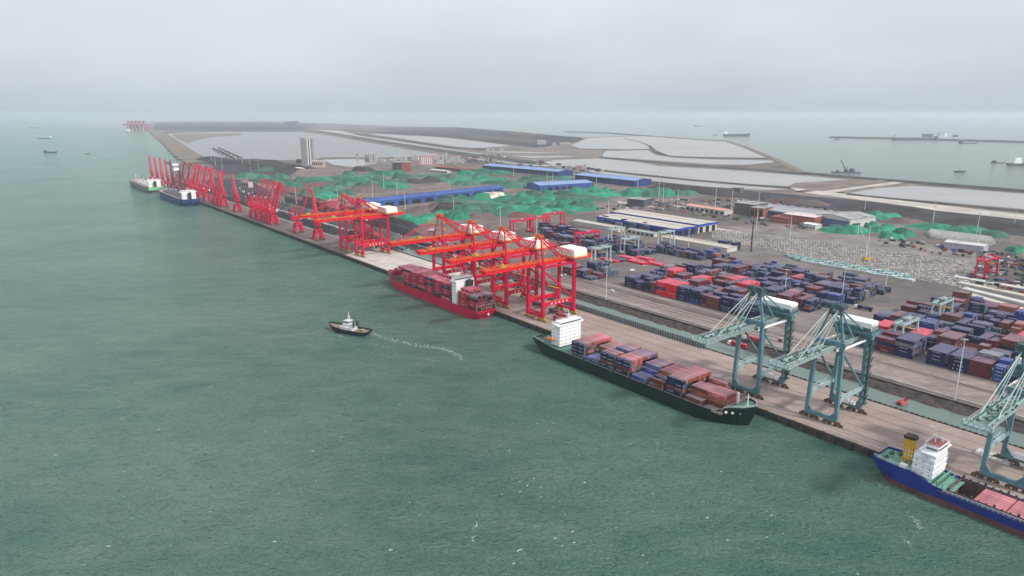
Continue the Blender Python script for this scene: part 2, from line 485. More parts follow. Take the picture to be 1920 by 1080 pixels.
far_sheet("stockyard_ground", [(560, 312), (700, 316), (860, 322), (1010, 340), (1180, 352), (1330, 366), (1200, 392), (1120, 400), (900, 400), (760, 410), (620, 370), (540, 350)], 0.02, mat("stockyard_soil", (0.16, 0.125, 0.112), .95, .35, .02, detail=8), "brown stockyard soil between green heaps")
far_sheet("dark_stockyard", [(700, 240.5), (860, 239), (960, 247), (1074, 257), (1092, 262), (1060, 271), (1000, 277), (960, 272), (860, 260), (760, 249)], 0.12, mat("ore_yard", (0.030, 0.028, 0.034), .95, .3, .004), "dark ore yard on the far island")
far_sheet("dark_stockyard", [(288, 244), (290, 230), (500, 229), (600, 233), (560, 244.5), (420, 245.2)], 0.12, mat("ore_yard", (0.07, 0.066, 0.07), .95, .3, .004), "dark coal terminal on the horizon")
far_sheet("mudflat", [(900, 285), (1000, 279), (1085, 280), (1130, 282), (1128, 296), (1040, 299), (990, 306), (930, 297)], 0.14, M_shoal, "brown mudflat at the end of the island")
for k, px in enumerate([[(900, 283), (1010, 285), (1060, 287), (940, 286)], [(960, 293), (1050, 292), (1080, 294), (1000, 296)], [(880, 296), (1000, 306), (1080, 313), (1000, 311), (900, 300)]]):
    far_sheet("pond", px, 0.2, M_pond, "thin pale pool in the mudflat, %s of three" % nth(k + 1))
# embankments with real height
def dike(px, w0, h, m, label, z=0.0, name="dike"):
    b = MB()
    pts = [PX(x, y, 0) for x, y in px]
    fine = []
    for i in range(len(pts) - 1):
        n = max(2, int((pts[i + 1] - pts[i]).length / 60))
        for k in range(n): fine.append(pts[i].lerp(pts[i + 1], k / n))
    fine.append(pts[-1])
    vs = []; random.seed(len(px) * 7 + int(px[0][0]))
    for i, p in enumerate(fine):
        d = (fine[min(i + 1, len(fine) - 1)] - fine[max(i - 1, 0)]); d.z = 0; d.normalize()
        s = Vector((d.y, -d.x, 0))
        ww = w0 * random.uniform(.85, 1.15); hh = h * random.uniform(.9, 1.1)
        for a, zz in ((-0.5, -5), (-0.5, 0.3), (-0.3, hh), (0.3, hh), (0.5, 0.3), (0.5, -5)):
            vs.append(p + s * (a * ww) + Vector((0, 0, zz + z)))
    fs = [(i * 6 + j, i * 6 + j + 1, (i + 1) * 6 + j + 1, (i + 1) * 6 + j) for i in range(len(fine) - 1) for j in range(5)]
    b.add(vs, fs)
    return tag(b.build(name, m), label, kind="structure")
dike([(286, 244), (300, 254), (322, 268), (340, 283), (358, 296), (385, 306)], 95, 3, M_dikeb, "brown dike between the sea and the lagoon")
dike([(565, 243.5), (640, 253), (720, 266.5), (820, 281.5), (920, 296), (1010, 307)], 85, 4, M_dike, "dark overgrown causeway across the lagoon")
dike([(670, 252), (740, 260), (800, 270), (850, 277), (905, 281)], 60, 4, M_dike, "second dark causeway beside the channel")
dike([(640, 244), (700, 248), (780, 254)], 120, 3, M_dike, "dark bank below the far island")
dike([(1085, 280), (1180, 281), (1225, 280)], 26, 2, M_dike, "thin mud bank across the tidal pond")
dike([(1218, 274), (1228, 284), (1245, 291)], 22, 4, M_dike, "short dark bank in the tidal pond")
dike([(1170, 260), (1200, 266), (1218, 274)], 10, 2, M_dike, "thin curved bank in the tidal pond")
dike([(1260, 294), (1340, 296.5), (1448, 298)], 34, 2.5, M_dike, "straight mud bank before the outer dike")
dike([(1130, 296), (1200, 302), (1260, 308), (1350, 314), (1440, 320), (1510, 327)], 48, 3, M_dike, "dark bank between the tidal ponds")
dike([(1100, 317), (1200, 328), (1300, 338.5), (1400, 347), (1480, 352.5)], 20, 2.5, M_dike, "long straight causeway in the ponds")
dike([(1366, 265.5), (1400, 277), (1450, 298), (1506, 326)], 34, 4, M_dikeb, "outer sea dike running out to its tip")
dike([(1500, 325), (1600, 333.5), (1740, 345), (1920, 359), (2300, 392)], 34, 4, M_dike, "sea dike along the right harbour")
dike([(1500, 360), (1600, 345), (1660, 338)], 26, 2, M_dikeb, "brown bank beside the crossing road")
dike([(1575, 362), (1640, 351.5), (1712, 346)], 22, 2, M_dikeb, "brown bank along the right pond")
dike([(1590, 365), (1660, 372), (1760, 382), (1920, 397), (2200, 424)], 14, 2.5, M_dike, "low bank between pond and dirt road")
dike([(1060, 246.5), (1140, 249), (1200, 253.5), (1300, 261), (1366, 265)], 26, 2.5, M_dike, "thin outermost sea bank")
dike([(1560, 257), (1620, 258.5), (1700, 260), (1800, 263), (1920, 266), (2200, 274)], 90, 6, M_dike, "long breakwater on the right horizon", name="breakwater")
dike([(392, 279), (398, 279), (430, 290)], 4, 2, M_dike, "thin jetty in the lagoon")
dike([(660, 297), (600, 296.5), (700, 296)], 14, 2, M_dike, "low wall across the pond below the tower")
# ---------------------------------------------------------------- paints
M_red = mat("crimson_paint", (0.56, 0.001, 0.045), 0.45, 0.14, 0.25, detail=5)
M_redb = mat("bright_red_paint", (0.68, 0.010, 0.022), 0.45, 0.15, 0.3)
M_orange = mat("orange_walkway", (0.66, 0.16, 0.025), 0.6, 0.5, 0.6, lo=.3, hi=.7)
M_yel = mat("yellow_steel", (0.50, 0.30, 0.05), 0.6, 0.3, 0.8)
M_cream = mat("cream_panel", (0.80, 0.77, 0.68), 0.6, 0.08, 0.4)
M_white = mat("white_paint", (0.80, 0.80, 0.80), 0.5, 0.06, 0.3)
M_teal = mat("faded_teal_paint", (0.105, 0.21, 0.245), 0.5, 0.22, 0.25, detail=6)
M_teall = mat("pale_teal_paint", (0.30, 0.41, 0.405), 0.6, 0.25, 0.5, detail=6)
M_teald = mat("dark_teal_steel", (0.05, 0.10, 0.10), 0.7, 0.3, 0.6)
M_dark = mat("dark_machinery", (0.035, 0.033, 0.035), 0.7, 0.4, 0.8)
M_glass = mat("dark_glass", (0.02, 0.03, 0.04), 0.15, 0.2, 0.5)
M_rubber = mat("tyre_rubber", (0.02, 0.02, 0.02), 0.8, 0.2, 0.5)
M_grey = mat("grey_steel", (0.30, 0.31, 0.31), 0.6, 0.2, 0.5)
M_wire = mat("stay_steel", (0.42, 0.50, 0.48), 0.5, 0.1, 0.5)

def bogies(b, x, y, mi_frame, mi_wheel, n=2, z=3.0):
    """rail bogies: equaliser beams, wheel frames and wheels"""
    for s in (-1, 1) if n == 2 else (0,):
        cx = x + s * 3.3
        b.bar((cx - 2.0, y, z - 0.9), (cx + 2.0, y, z - 0.9), 1.0, 0.8, mi_frame)
        for t in (-1, 1):
            b.bar((cx + t * 1.5, y, z - .6), (cx + t * 1.5, y, 0.9), 1.1, 0.9, mi_frame)
            b.bar((cx + t * 1.5 - 1.1, y, 0.9), (cx + t * 1.5 + 1.1, y, 0.9), 0.9, 0.6, mi_frame)
            for q in (-.6, .6):
                b.tube((cx + t * 1.5 + q, y - .35, .45), (cx + t * 1.5 + q, y + .35, .45), .45, 8, mi_wheel)
    b.bar((x - 4.2, y, z), (x + 4.2, y, z), 1.2, 1.0, mi_frame)

def railing(b, p, q, h=1.1, mi=0, step=4.0, t=0.16):
    p = Vector(p); q = Vector(q)
    L = (q - p).length; n = max(1, int(L / step))
    up = Vector((0, 0, h))
    b.bar(p + up, q + up, t, t, mi)
    b.bar(p + up * .5, q + up * .5, t * .8, t * .8, mi)
    for i in range(n + 1):
        a = p.lerp(q, i / n)
        b.bar(a, a + up, t, t, mi)

def sts_red():
    """red ship to shore gantry; origin on the seaward rail, x along the quay, y inland"""
    r = empty("gantry_crane", None, "crane", (0, 0, 0))
    G, HX, ZB, ZT, Y1, Y0 = 35.0, 9.5, 46.8, 70.5, 62.0, -54.0
    for sx in (-1, 1):
        for y in (0, G):
            b = MB()
            b.bar((sx * HX, y, 3.2), (sx * HX, y, ZB), 2.5, 2.3, 0)
            b.bar((sx * HX, y, 3.2), (sx * HX, y, 14), 3.2, 2.6, 0, w2=2.52, h2=2.32)
            b.build("leg", M_red, r)
    for y in (0, G):
        b = MB()
        b.bar((-HX - 2, y, 4.4), (HX + 2, y, 4.4), 1.6, 2.0, 0)
        for sx in (-1, 1): b.bar((sx * (HX + 1.5), y, 4.4), (sx * (HX - 5), y, 3.2), 1.4, 1.4, 0)
        b.build("sill_beam", M_red, r)
    for y in (0, G):
        for sx in (-1, 1):
            b = MB(); bogies(b, sx * (HX - 1.0), y, 0, 1, 2, 2.6)
            b.build("bogie", [M_yel, M_dark], r)
    for sx in (-1, 1):
        b = MB()
        b.bar((sx * HX, 0, 14.2), (sx * HX, G, 14.2), 1.9, 3.2, 0)
        b.bar((sx * HX, 1, 11.5), (sx * HX, 5, 13.4), 1.5, 1.5, 0)
        b.bar((sx * HX, G - 1, 11.5), (sx * HX, G - 5, 13.4), 1.5, 1.5, 0)
        pb = b.build("portal_beam", M_red, r)
        b = MB()                                             # row of white characters on the outer face
        random.seed(3)
        for k in range(5):
            y = 8.5 + k * 4.3
            xx = sx * (HX + 0.98)
            for st in ((0, 0, 1.5, .26), (0, 1.25, 1.5, .26), (.6, 0, .26, 1.5), (-.1, .6, 1.7, .24), (0.1 * k, 0.3, .24, 1.1)):
                y0, z0, w, h = st
                b.box(min(xx, xx + sx * .05), max(xx, xx + sx * .05), y + y0, y + y0 + w, 13.45 + z0, 13.45 + z0 + h)
        b.build("lettering", M_white, pb)
        b = MB()
        railing(b, (sx * (HX + 1.0), 1, 15.5), (sx * (HX + 1.0), G - 1, 15.5), 1.1, 0, 3.5, .22)
        b.build("walkway", M_orange, r)
    b = MB()
    for sx in (-1, 1):
        b.bar((sx * HX, 1, ZB - 4), (sx * HX, G - .5, 15.5), 1.15, 1.15, 0)
        b.bar((sx * HX, 0, ZB - .5), (sx * HX, G, ZB - .5), 1.3, 1.8, 0)
    b.build("diagonal_brace", M_red, r)
    for y in (0, G):
        MB().bar((-HX - .8, y, ZB - .3), (HX + .8, y, ZB - .3), 1.5, 2.4, 0).build("cross_beam", M_red, r)
    # main girder and boom: two box girders with a deck between and orange walkways
    def girder(name, y0, y1):
        b = MB()
        for sx in (-1, 1):
            b.bar((sx * 2.0, y0, 48.0), (sx * 2.0, y1, 48.0), 1.5, 3.4, 0)
        n = int(abs(y1 - y0) / 6)
        for i in range(n + 1):
            y = y0 + (y1 - y0) * i / n
            b.bar((-2, y, 48.4), (2, y, 48.4), .5, 1.4, 0)
        g = b.build(name, M_redb, r)
        b = MB()
        for sx in (-1, 1):
            b.box(min(sx * 2.8, sx * 3.4), max(sx * 2.8, sx * 3.4), y0, y1, 49.2, 49.4, 0)
            railing(b, (sx * 3.4, y0, 49.4), (sx * 3.4, y1, 49.4), 1.0, 0, 3.0, .16)
            b.bar((sx * 1.4, y0, 49.85), (sx * 1.4, y1, 49.85), .25, .2, 0)
        b.build("walkway", M_orange, g)
        return g
    bm_ = girder("boom", Y0, -1.0)
    b = MB()
    b.box(-4.4, 4.4, Y0 - 1.2, Y0, 47.6, 49.6); railing(b, (-4.4, Y0 - 1, 49.6), (4.4, Y0 - 1, 49.6), 1.2, 0, 2.5, .25)
    b.build("boom_tip", M_redb, bm_)
    gr = girder("main_girder", -1.0, Y1)
    b = MB()
    b.box(-3.0, 3.0, -38, -33, 49.9, 51.2); b.box(-1.6, 1.6, -36.5, -34.5, 51.2, 52.4)
    for k in (-1, 1): b.bar((k * 2.6, -38.5, 50.2), (k * 2.6, -32.5, 52.2), .4, .4)
    b.build("trolley", M_yel, r)
    b = MB()
    b.box(-1.6, 1.6, 9.5, 12.5, 43.2, 46.2, 0); b.box(-1.62, 1.62, 9.3, 9.5, 43.8, 45.8, 1)
    b.build("operator_cab", [M_white, M_glass], r)
    # A frame and its ties
    b = MB()
    for sx in (-1, 1):
        b.bar((sx * HX, 0, ZB), (sx * 2.4, 3.0, ZT), 1.25, 1.1, 0, w2=.9)
        b.bar((sx * HX * .62, 1, 56), (-sx * HX * .0, 1.4, 56), .6, .6, 0)
        b.bar((sx * 2.4, 3, ZT), (sx * 3.6, 27.0, 50.5), 0.95, 0.95, 0)
        b.bar((sx * 2.4, 3, ZT), (sx * 5.2, G + 7.0, 50.5), 0.7, 0.7, 0)
    for t in (.3, .55, .8):
        z = ZT + (50.5 - ZT) * t; y = 3 + 24 * t; x = 2.4 + 1.2 * t
        b.bar((-x, y, z), (x, y, z), .5, .5, 0)
    b.build("a_frame", M_red, r)
    b = MB()
    b.box(-3.6, 3.6, .8, 5.2, ZT - .2, ZT + .3, 0)
    for y in (.8, 5.2): railing(b, (-3.6, y, ZT + .3), (3.6, y, ZT + .3), 1.3, 0, 2, .3)
    for x in (-3.6, 3.6): railing(b, (x, .8, ZT + .3), (x, 5.2, ZT + .3), 1.3, 0, 2, .3)
    b.box(-2.2, 2.2, 2, 4, ZT + .3, ZT + 2.0, 1)
    for z in (52, 57.5, 63.5):
        t = (z - ZB) / (ZT - ZB)
        x = HX + (2.4 - HX) * t
        b.box(x - .3, x + 2.6, -.6 + 3 * t, 2.4 + 3 * t, z, z + .25, 0)
        railing(b, (x + 2.5, -.6 + 3 * t, z + .25), (x + 2.5, 2.4 + 3 * t, z + .25), 1.2, 0, 1.5, .3)
        b.bar((x + .4, 1 + 3 * t, z), (x + 1.8 - .9, 1 + 3 * t, z + 5.4), .5, .3, 0)
    b.build("apex_platform", [M_orange, M_red], r)
    b = MB()
    for sx in (-1, 1):
        b.bar((sx * 2.2, 2.6, ZT - .5), (sx * 2.3, -22, 50.2), 0.45, 0.45, 0)
        b.bar((sx * 2.2, 2.4, ZT - .2), (sx * 2.3, -46, 50.2), 0.45, 0.45, 0)
    b.build("forestay", M_red, r)
    # machinery house
    b = MB()
    prof = [(-11.5, 50.4), (11.5, 50.4), (11.5, 55.8), (9.6, 57.4), (-9.6, 57.4), (-11.5, 55.8)]
    y0, y1 = G - 2.0, G + 13.0
    vs = [(x, y0, z) for x, z in prof] + [(x, y1, z) for x, z in prof]
    b.add(vs, [tuple(range(6))] + [tuple(range(11, 5, -1))] + [((i + 1) % 6, i, 6 + i, 6 + (i + 1) % 6) for i in range(6)], 0)
    for k in range(5): b.box(-8.5 + k * 3.6, -6.6 + k * 3.6, y0 - .06, y0, 52.4, 54.2, 1)
    b.build("machinery_house", [M_cream, mat("house_louvre", (.45, .43, .38), .7)], r)
    b = MB()
    b.box(-12.6, 12.6, y0 - 1.1, y1 + 1.1, 49.9, 50.3, 0)
    for y in (y0 - 1, y1 + 1): railing(b, (-12.6, y, 50.3), (12.6, y, 50.3), 1.2, 0, 2.5, .24)
    for x in (-12.6, 12.6): railing(b, (x, y0 - 1, 50.3), (x, y1 + 1, 50.3), 1.2, 0, 2.5, .24)
    b.build("house_deck", M_orange, r)
    b = MB()                                                 # stair tower up the landward leg
    for k in range(6):
        z = 8 + k * 6.4
        b.bar((HX + 1.4, G + 1.0, z), (HX + 1.4, G - 2.4, z + 3.2), .7, .3); b.bar((HX + 1.4, G - 2.4, z + 3.2), (HX + 1.4, G + 1.0, z + 6.4), .7, .3)
    b.bar((HX + 1.4, G + 1.0, 4), (HX + 1.4, G + 1.0, 48), .25)
    b.bar((HX + 1.4, G - 2.4, 4), (HX + 1.4, G - 2.4, 48), .25)
    b.build("stair", M_red, r)
    b = MB()                                                 # spreader on its hoist ropes over the quay
    b.box(-6.1, 6.1, 18.8, 20.9, 24.6, 25.3, 0)
    for x in (-1.5, 1.5):
        for y in (19, 20.7): b.bar((x * 1.6, y, 25.3), (x, y, 47.4), .16, .16, 1)
    b.build("spreader", [M_yel, M_dark], r)
    return r

def sts_teal():
    r = empty("gantry_crane", None, "crane", (0, 0, 0))
    G, HX, ZB, ZT, Y1, Y0 = 28.0, 8.6, 45.0, 66.5, 46.0, -48.0
    # seaward frame: two legs leaning together joined by a low sill with rounded corners
    for sx in (-1, 1):
        for y in (0, G):
            b = MB()
            xb = HX; xt = HX - 1.2
            b.bar((sx * xb, y, 3.4), (sx * xt, y, ZB + 1.2), 1.9, 2.1, 0)
            b.bar((sx * (xb - 3.4), y, 3.3), (sx * (xb - .1), y, 7.6), 1.2, 1.9, 0)
            b.build("leg", M_teal, r)
    for y in (0, G):
        b = MB()
        b.bar((-HX - .9, y, 3.5), (HX + .9, y, 3.5), 1.9, 2.2, 0)
        b.build("sill_beam", M_teal, r)
        for sx in (-1, 1):
            b = MB(); bogies(b, sx * (HX - 1.6), y, 0, 1, 2, 2.2)
            b.build("bogie", [mat("rusty_bogie", (0.13, 0.075, 0.045), .8, .4, .8), M_dark], r)
    for sx in (-1, 1):
        b = MB()
        b.bar((sx * (HX - .3), 0, 15.6), (sx * (HX - .3), G, 15.6), 1.4, 2.0, 0)
        b.bar((sx * (HX - .3), .8, 12.2), (sx * (HX - .3), 5.5, 15.1), 1.2, 1.5, 0)
        pb = b.build("portal_beam", M_teall, r)
        b = MB(); railing(b, (sx * (HX + .9), 1, 16.6), (sx * (HX + .9), G - 1, 16.6), 1.1, 0, 3, .2)
        b.build("railing", M_teall, pb)
    b = MB()
    for sx in (-1, 1):
        b.bar((sx * (HX - 1.0), .5, ZB - 2), (sx * (HX - .2), G - .6, 16.4), .95, .95, 0)
        b.bar((sx * (HX - 1.2), 0, ZB - .3), (sx * (HX - 1.2), G, ZB - .3), .8, 1.0, 1)
    b.build("diagonal_brace", [M_teal, M_white], r)
    MB().bar((-HX - .3, 0, ZB + 2.2), (HX + .3, 0, ZB + 2.2), 1.9, 2.6, 0).build("cross_beam", M_teal, r)
    MB().bar((-HX - 2.2, G, ZB + 2.0), (HX + 2.2, G, ZB + 2.0), 2.6, 3.4, 0).build("cross_beam", M_teal, r)
    def girder(name, y0, y1):
        b = MB()
        for sx in (-1, 1):
            b.bar((sx * 2.9, y0, ZB - .2), (sx * 2.9, y1, ZB - .2), 1.3, 2.6, 0)
            b.box(min(sx * 3.4, sx * 4.7), max(sx * 3.4, sx * 4.7), y0, y1, ZB + .4, ZB + .6, 0)
        n = int((y1 - y0) / 5)
        for i in range(n + 1):
            y = y0 + (y1 - y0) * i / n
            b.bar((-2.9, y, ZB + .2), (2.9, y, ZB + .2), .5, .9, 0)
            if i < n:
                y2 = y0 + (y1 - y0) * (i + 1) / n
                b.bar((-2.9, y, ZB + .6), (2.9, y2, ZB + .6), .3, .3, 0)
        g = b.build(name, M_teall, r)
        b = MB()
        random.seed(int(y1) + 7)
        for sx in (-1, 1):
            railing(b, (sx * 4.6, y0, ZB + .6), (sx * 4.6, y1, ZB + .6), 1.2, 0, 2.8, .2)
            railing(b, (sx * 2.5, y0, ZB + 1.0), (sx * 2.5, y1, ZB + 1.0), 1.0, 1, 2.8, .2)
        for i in range(n * 2):                                # cable loops, lamps, sheave boxes
            y = random.uniform(y0, y1); x = random.choice((-3.9, -1.7, 0, 1.7, 3.9))
            b.box(x - .35, x + .35, y - .5, y + .5, ZB + .7, ZB + random.uniform(1.4, 2.3), random.choice((0, 1, 1)))
        b.build("walkway", [M_grey, M_teald], g)
        return g
    bo = girder("boom", Y0, 0)
    b = MB()
    b.box(-5.4, 5.4, Y0 - 3.2, Y0, ZB - .6, ZB + .1, 0)
    railing(b, (-5.4, Y0 - 3.1, ZB + .1), (5.4, Y0 - 3.1, ZB + .1), 1.3, 0, 2, .25)
    for x in (-5.3, 5.3): railing(b, (x, Y0 - 3.1, ZB + .1), (x, Y0, ZB + .1), 1.3, 0, 2, .25)
    for x in (-4, -2, 0, 2, 4): b.bar((x, Y0 - 3, ZB - .7), (x, Y0, ZB - .7), .4, .5, 1)
    b.build("boom_tip", [M_teall, M_teald], bo)
    girder("main_girder", 0, Y1)
    b = MB()
    for sx in (-1, 1):
        b.bar((sx * (HX - 1.2), 0, ZB + 3), (sx * 2.6, 2.2, ZT), 1.3, 1.2, 0, w2=.9)
        b.bar((sx * 2.6, 2.2, ZT), (sx * 4.4, G * .62, ZB + 2.2), .7, .7, 0)
        b.bar((sx * 2.6, 2.2, ZT), (sx * (HX - 2), G, ZB + 3.6), .8, .8, 0)
    b.build("a_frame", M_teal, r)
    b = MB()
    b.box(-5.2, 5.2, -.8, 5.0, ZT - .1, ZT + .3, 0)
    b.box(-4.4, -1.4, .2, 3.8, ZT + .3, ZT + 2.6, 0); b.box(.6, 4.0, .6, 3.4, ZT + .3, ZT + 2.2, 0)
    for y in (-.8, 5.0): railing(b, (-5.2, y, ZT + .3), (5.2, y, ZT + .3), 1.5, 0, 1.6, .22)
    for x in (-5.2, 5.2): railing(b, (x, -.8, ZT + .3), (x, 5.0, ZT + .3), 1.5, 0, 1.6, .22)
    b.bar((4.6, 4, ZT), (4.6, 4, ZT + 6.5), .18); b.bar((-4.6, 4, ZT), (-4.6, 4, ZT + 4.5), .18)
    b.box(-4.6, 4.6, .4, 3.8, ZT - 3.4, ZT - 3.1, 0)
    for y in (.4, 3.8): railing(b, (-4.6, y, ZT - 3.1), (4.6, y, ZT - 3.1), 1.3, 0, 1.6, .2)
    b.build("apex_platform", M_teald, r)
    b = MB()
    for sx in (-1, 1):
        b.tube((sx * 2.4, 1.6, ZT - .3), (sx * 3.2, -17, ZB + 1.4), .20, 6)
        b.tube((sx * 2.4, 1.2, ZT), (sx * 3.2, -38, ZB + 1.4), .22, 6)
        b.tube((sx * 2.4, 1.0, ZT + .2), (sx * 3.2, -25, ZB + 1.4), .16, 6)
    b.build("forestay", M_wire, r)
    b = MB()
    prof = [(G - 3.2, ZB + 5.0), (G + 5.2, ZB + 5.0), (G + 5.2, ZB + 10.2), (G + 3.2, ZB + 11.2), (G - 1.2, ZB + 11.2), (G - 3.2, ZB + 10.2)]
    vs = [(-10.4, y, z) for y, z in prof] + [(10.4, y, z) for y, z in prof]
    b.add(vs, [tuple(range(5, -1, -1)), tuple(range(6, 12))] + [(i, (i + 1) % 6, 6 + (i + 1) % 6, 6 + i) for i in range(6)], 0)
    b.box(10.4, 10.46, G - 1.5, G + .3, ZB + 6.2, ZB + 8.4, 1); b.box(10.4, 10.46, G + 1.4, G + 3.2, ZB + 6.2, ZB + 8.4, 1)
    b.build("machinery_house", [M_white, M_grey], r)
    b = MB()
    b.box(-11.6, 11.6, G - 4.4, G + 6.4, ZB + 3.7, ZB + 4.99, 0)
    b.box(-10.45, 10.45, G - 3.26, G - 3.2, ZB + 5.0, ZB + 7.4, 0)
    b.build("house_deck", M_teal, r)
    b = MB()
    for x in (-11.4, 11.4): railing(b, (x, G - 4.3, ZB + 5), (x, G + 6.3, ZB + 5), 1.3, 0, 2, .2)
    for y in (G - 4.3, G + 6.3): railing(b, (-11.4, y, ZB + 5), (11.4, y, ZB + 5), 1.3, 0, 2, .2)
    for k in range(8):
        random.seed(k)
        b.bar((10.8, G - 3 + k * 1.2, ZB + 5), (10.8, G - 3 + k * 1.2, ZB + 7 + random.random() * 3), .2, .2, 0)
    b.build("house_railing", M_teald, r)
    b = MB()
    b.box(-1.5, 1.5, 5.5, 8.5, ZB - 4.6, ZB - 1.8, 0); b.box(-1.52, 1.52, 5.3, 5.5, ZB - 4.2, ZB - 2.2, 1)
    b.build("operator_cab", [M_white, M_glass], r)
    b = MB()                                                 # lift shaft and landings on the landward leg
    x = HX + 1.4
    b.bar((x - .2, G + 1.5, 6), (x - .9, G + 1.5, ZB + 4), .9, .9, 0)
    for k in range(9):
        z = 6 + k * 4.6
        b.box(x - 1.6, x + 1.2, G - 1.2, G + 2.6, z, z + .2, 0)
        railing(b, (x + 1.1, G - 1.2, z + .2), (x + 1.1, G + 2.6, z + .2), 1.1, 0, 1.9, .18)
        b.bar((x + .6, G - 1, z), (x + .6, G + 2.4, z + 4.6), .5, .2, 0)
    b.build("lift_shaft", M_teald, r)
    b = MB()
    b.box(-3.5, 3.2, G - 3.4, G - 1.2, 4.8, 7.4, 0); b.box(4.0, 6.6, G - 3.2, G - 1.4, 4.8, 6.6, 0)
    b.build("electrical_cabin", M_white, r)
    return r

def luffing(az_deg, raise_deg=72, jib_deg=-62, dark=False):
    """red portal slewing crane with raised boom and folding jib"""
    mm = mat("dark_crane_red", (0.22, 0.035, 0.05), .6, .2, .3) if dark else M_red
    r = empty("harbour_crane", None, "crane", (0, 0, 0))
    b = MB()
    for sx in (-1, 1):
        for sy in (-1, 1):
            b.bar((sx * 5.6, sy * 5.6, 2.0), (sx * 3.4, sy * 3.4, 13.5), 2.1, 2.1, 0, w2=2.3)
            b.box(sx * 5.6 - 2.4, sx * 5.6 + 2.4, sy * 5.6 - .6, sy * 5.6 + .6, .9, 2.4, 0)
            for k in (-1.5, 0, 1.5): b.tube((sx * 5.6 + k, sy * 5.6 - .4, .5), (sx * 5.6 + k, sy * 5.6 + .4, .5), .5, 8, 1)
    for s in (-1, 1):
        b.bar((-5.2, s * 5.2, 4.2), (5.2, s * 5.2, 4.2), 1, 1.2, 0)
        b.bar((-4.2, s * 4.2, 10), (4.2, s * 4.2, 10), 1, 1.4, 0); b.bar((s * 4.2, -4.2, 10), (s * 4.2, 4.2, 10), 1, 1.4, 0)
    b.box(-4.4, 4.4, -4.4, 4.4, 13.2, 14.8, 0)
    b.tube((0, 0, 14.8), (0, 0, 19.5), 2.3, 12, 0)
    railing(b, (-4.4, -4.4, 14.8), (4.4, -4.4, 14.8), 1.1, 0, 2.2, .2); railing(b, (4.4, -4.4, 14.8), (4.4, 4.4, 14.8), 1.1, 0, 2.2, .2)
    b.build("portal", [mm, M_dark], r)
    a = math.radians(az_deg)
    ca, sa = math.cos(a), math.sin(a)
    def R(x, y, z): return (x * ca - y * sa, x * sa + y * ca, z)
    def rbox(b, x0, x1, y0, y1, z0, z1, mi=0):
        vs = [R(x, y, z) for x, y, z in ((x0, y0, z0), (x1, y0, z0), (x1, y1, z0), (x0, y1, z0), (x0, y0, z1), (x1, y0, z1), (x1, y1, z1), (x0, y1, z1))]
        b.add(vs, [(3, 2, 1, 0), (4, 5, 6, 7), (0, 1, 5, 4), (1, 2, 6, 5), (2, 3, 7, 6), (3, 0, 4, 7)], mi)
    b = MB()
    rbox(b, -7.5, 4.5, -3.6, 3.6, 19.5, 20.4); rbox(b, -7.2, 1.5, -3.0, 3.0, 20.4, 24.6)
    rbox(b, -9.0, -7.2, -2.2, 2.2, 20.6, 23.2)
    b.build("slewing_house", mm, r)
    b = MB(); rbox(b, 3.0, 5.4, -4.6, -2.4, 20.8, 23.6, 0); rbox(b, 5.4, 5.5, -4.5, -2.5, 21.4, 23.2, 1)
    b.build("operator_cab", [M_white, M_glass], r)
    b = MB()
    for s in (-1, 1):
        b.bar(R(2.0, s * 2.2, 24), R(-2.0, s * 1.2, 38), .9, .9, 0)
        b.bar(R(-5.5, s * 2.2, 24), R(-2.4, s * 1.2, 38), .8, .8, 0)
        b.bar(R(-2, s * 1.6, 31), R(-3.9, s * 1.7, 31), .5, .5, 0)
    rbox(b, -3.4, -.8, -1.8, 1.8, 37.6, 38.6)
    b.build("tower_frame", mm, r)
    t = math.radians(raise_deg); L = 44
    base = (3.6, 22.0); tip = (base[0] + math.cos(t) * L, base[1] + math.sin(t) * L)
    b = MB()
    for s in (-1, 1):
        b.bar(R(base[0], s * 2.3, base[1]), R(tip[0], s * .9, tip[1]), 1.7, 2.1, 0, w2=1.2, h2=1.3)
    for k in (.15, .35, .55, .75, .95):
        x = base[0] + (tip[0] - base[0]) * k; z = base[1] + (tip[1] - base[1]) * k; w = 2.3 - 1.4 * k
        b.bar(R(x, -w, z), R(x, w, z), .6, .6, 0)
    b.build("boom", mm, r)
    j = math.radians(jib_deg)
    p1 = (tip[0] + math.cos(j) * 19, tip[1] + math.sin(j) * 19)
    p0 = (tip[0] - math.cos(j) * 6, tip[1] - math.sin(j) * 6 * .35)
    b = MB()
    b.bar(R(p0[0], 0, p0[1]), R(tip[0], 0, tip[1] + .4), 1.6, 2.0, 0)
    b.bar(R(tip[0], 0, tip[1] + .4), R(p1[0], 0, p1[1]), 1.8, 1.9, 0, w2=1.1)
    b.build("jib", mm, r)
    b = MB()
    for s in (-1, 1):
        b.bar(R(-2.2, s * .9, 38.4), R(p0[0], s * .6, p0[1]), .55, .55, 0)
    b.bar(R(-2.6, 0, 38.2), R(-9.5, 0, 29.5), 1.0, 1.2, 0)
    b.build("tie_rod", mm, r)
    b = MB(); rbox(b, -11.4, -8.4, -2.0, 2.0, 26.4, 30.2)
    b.build("counterweight", mm, r)
    b = MB()
    b.bar(R(p1[0], 0, p1[1]), R(p1[0], 0, 30), .12, .12, 0); 
    b.tube(R(p1[0], 0, 30), R(p1[0], 0, 27.6), .4, 6, 0, r2=1.1)
    b.build("grab", M_dark, r)
    return r

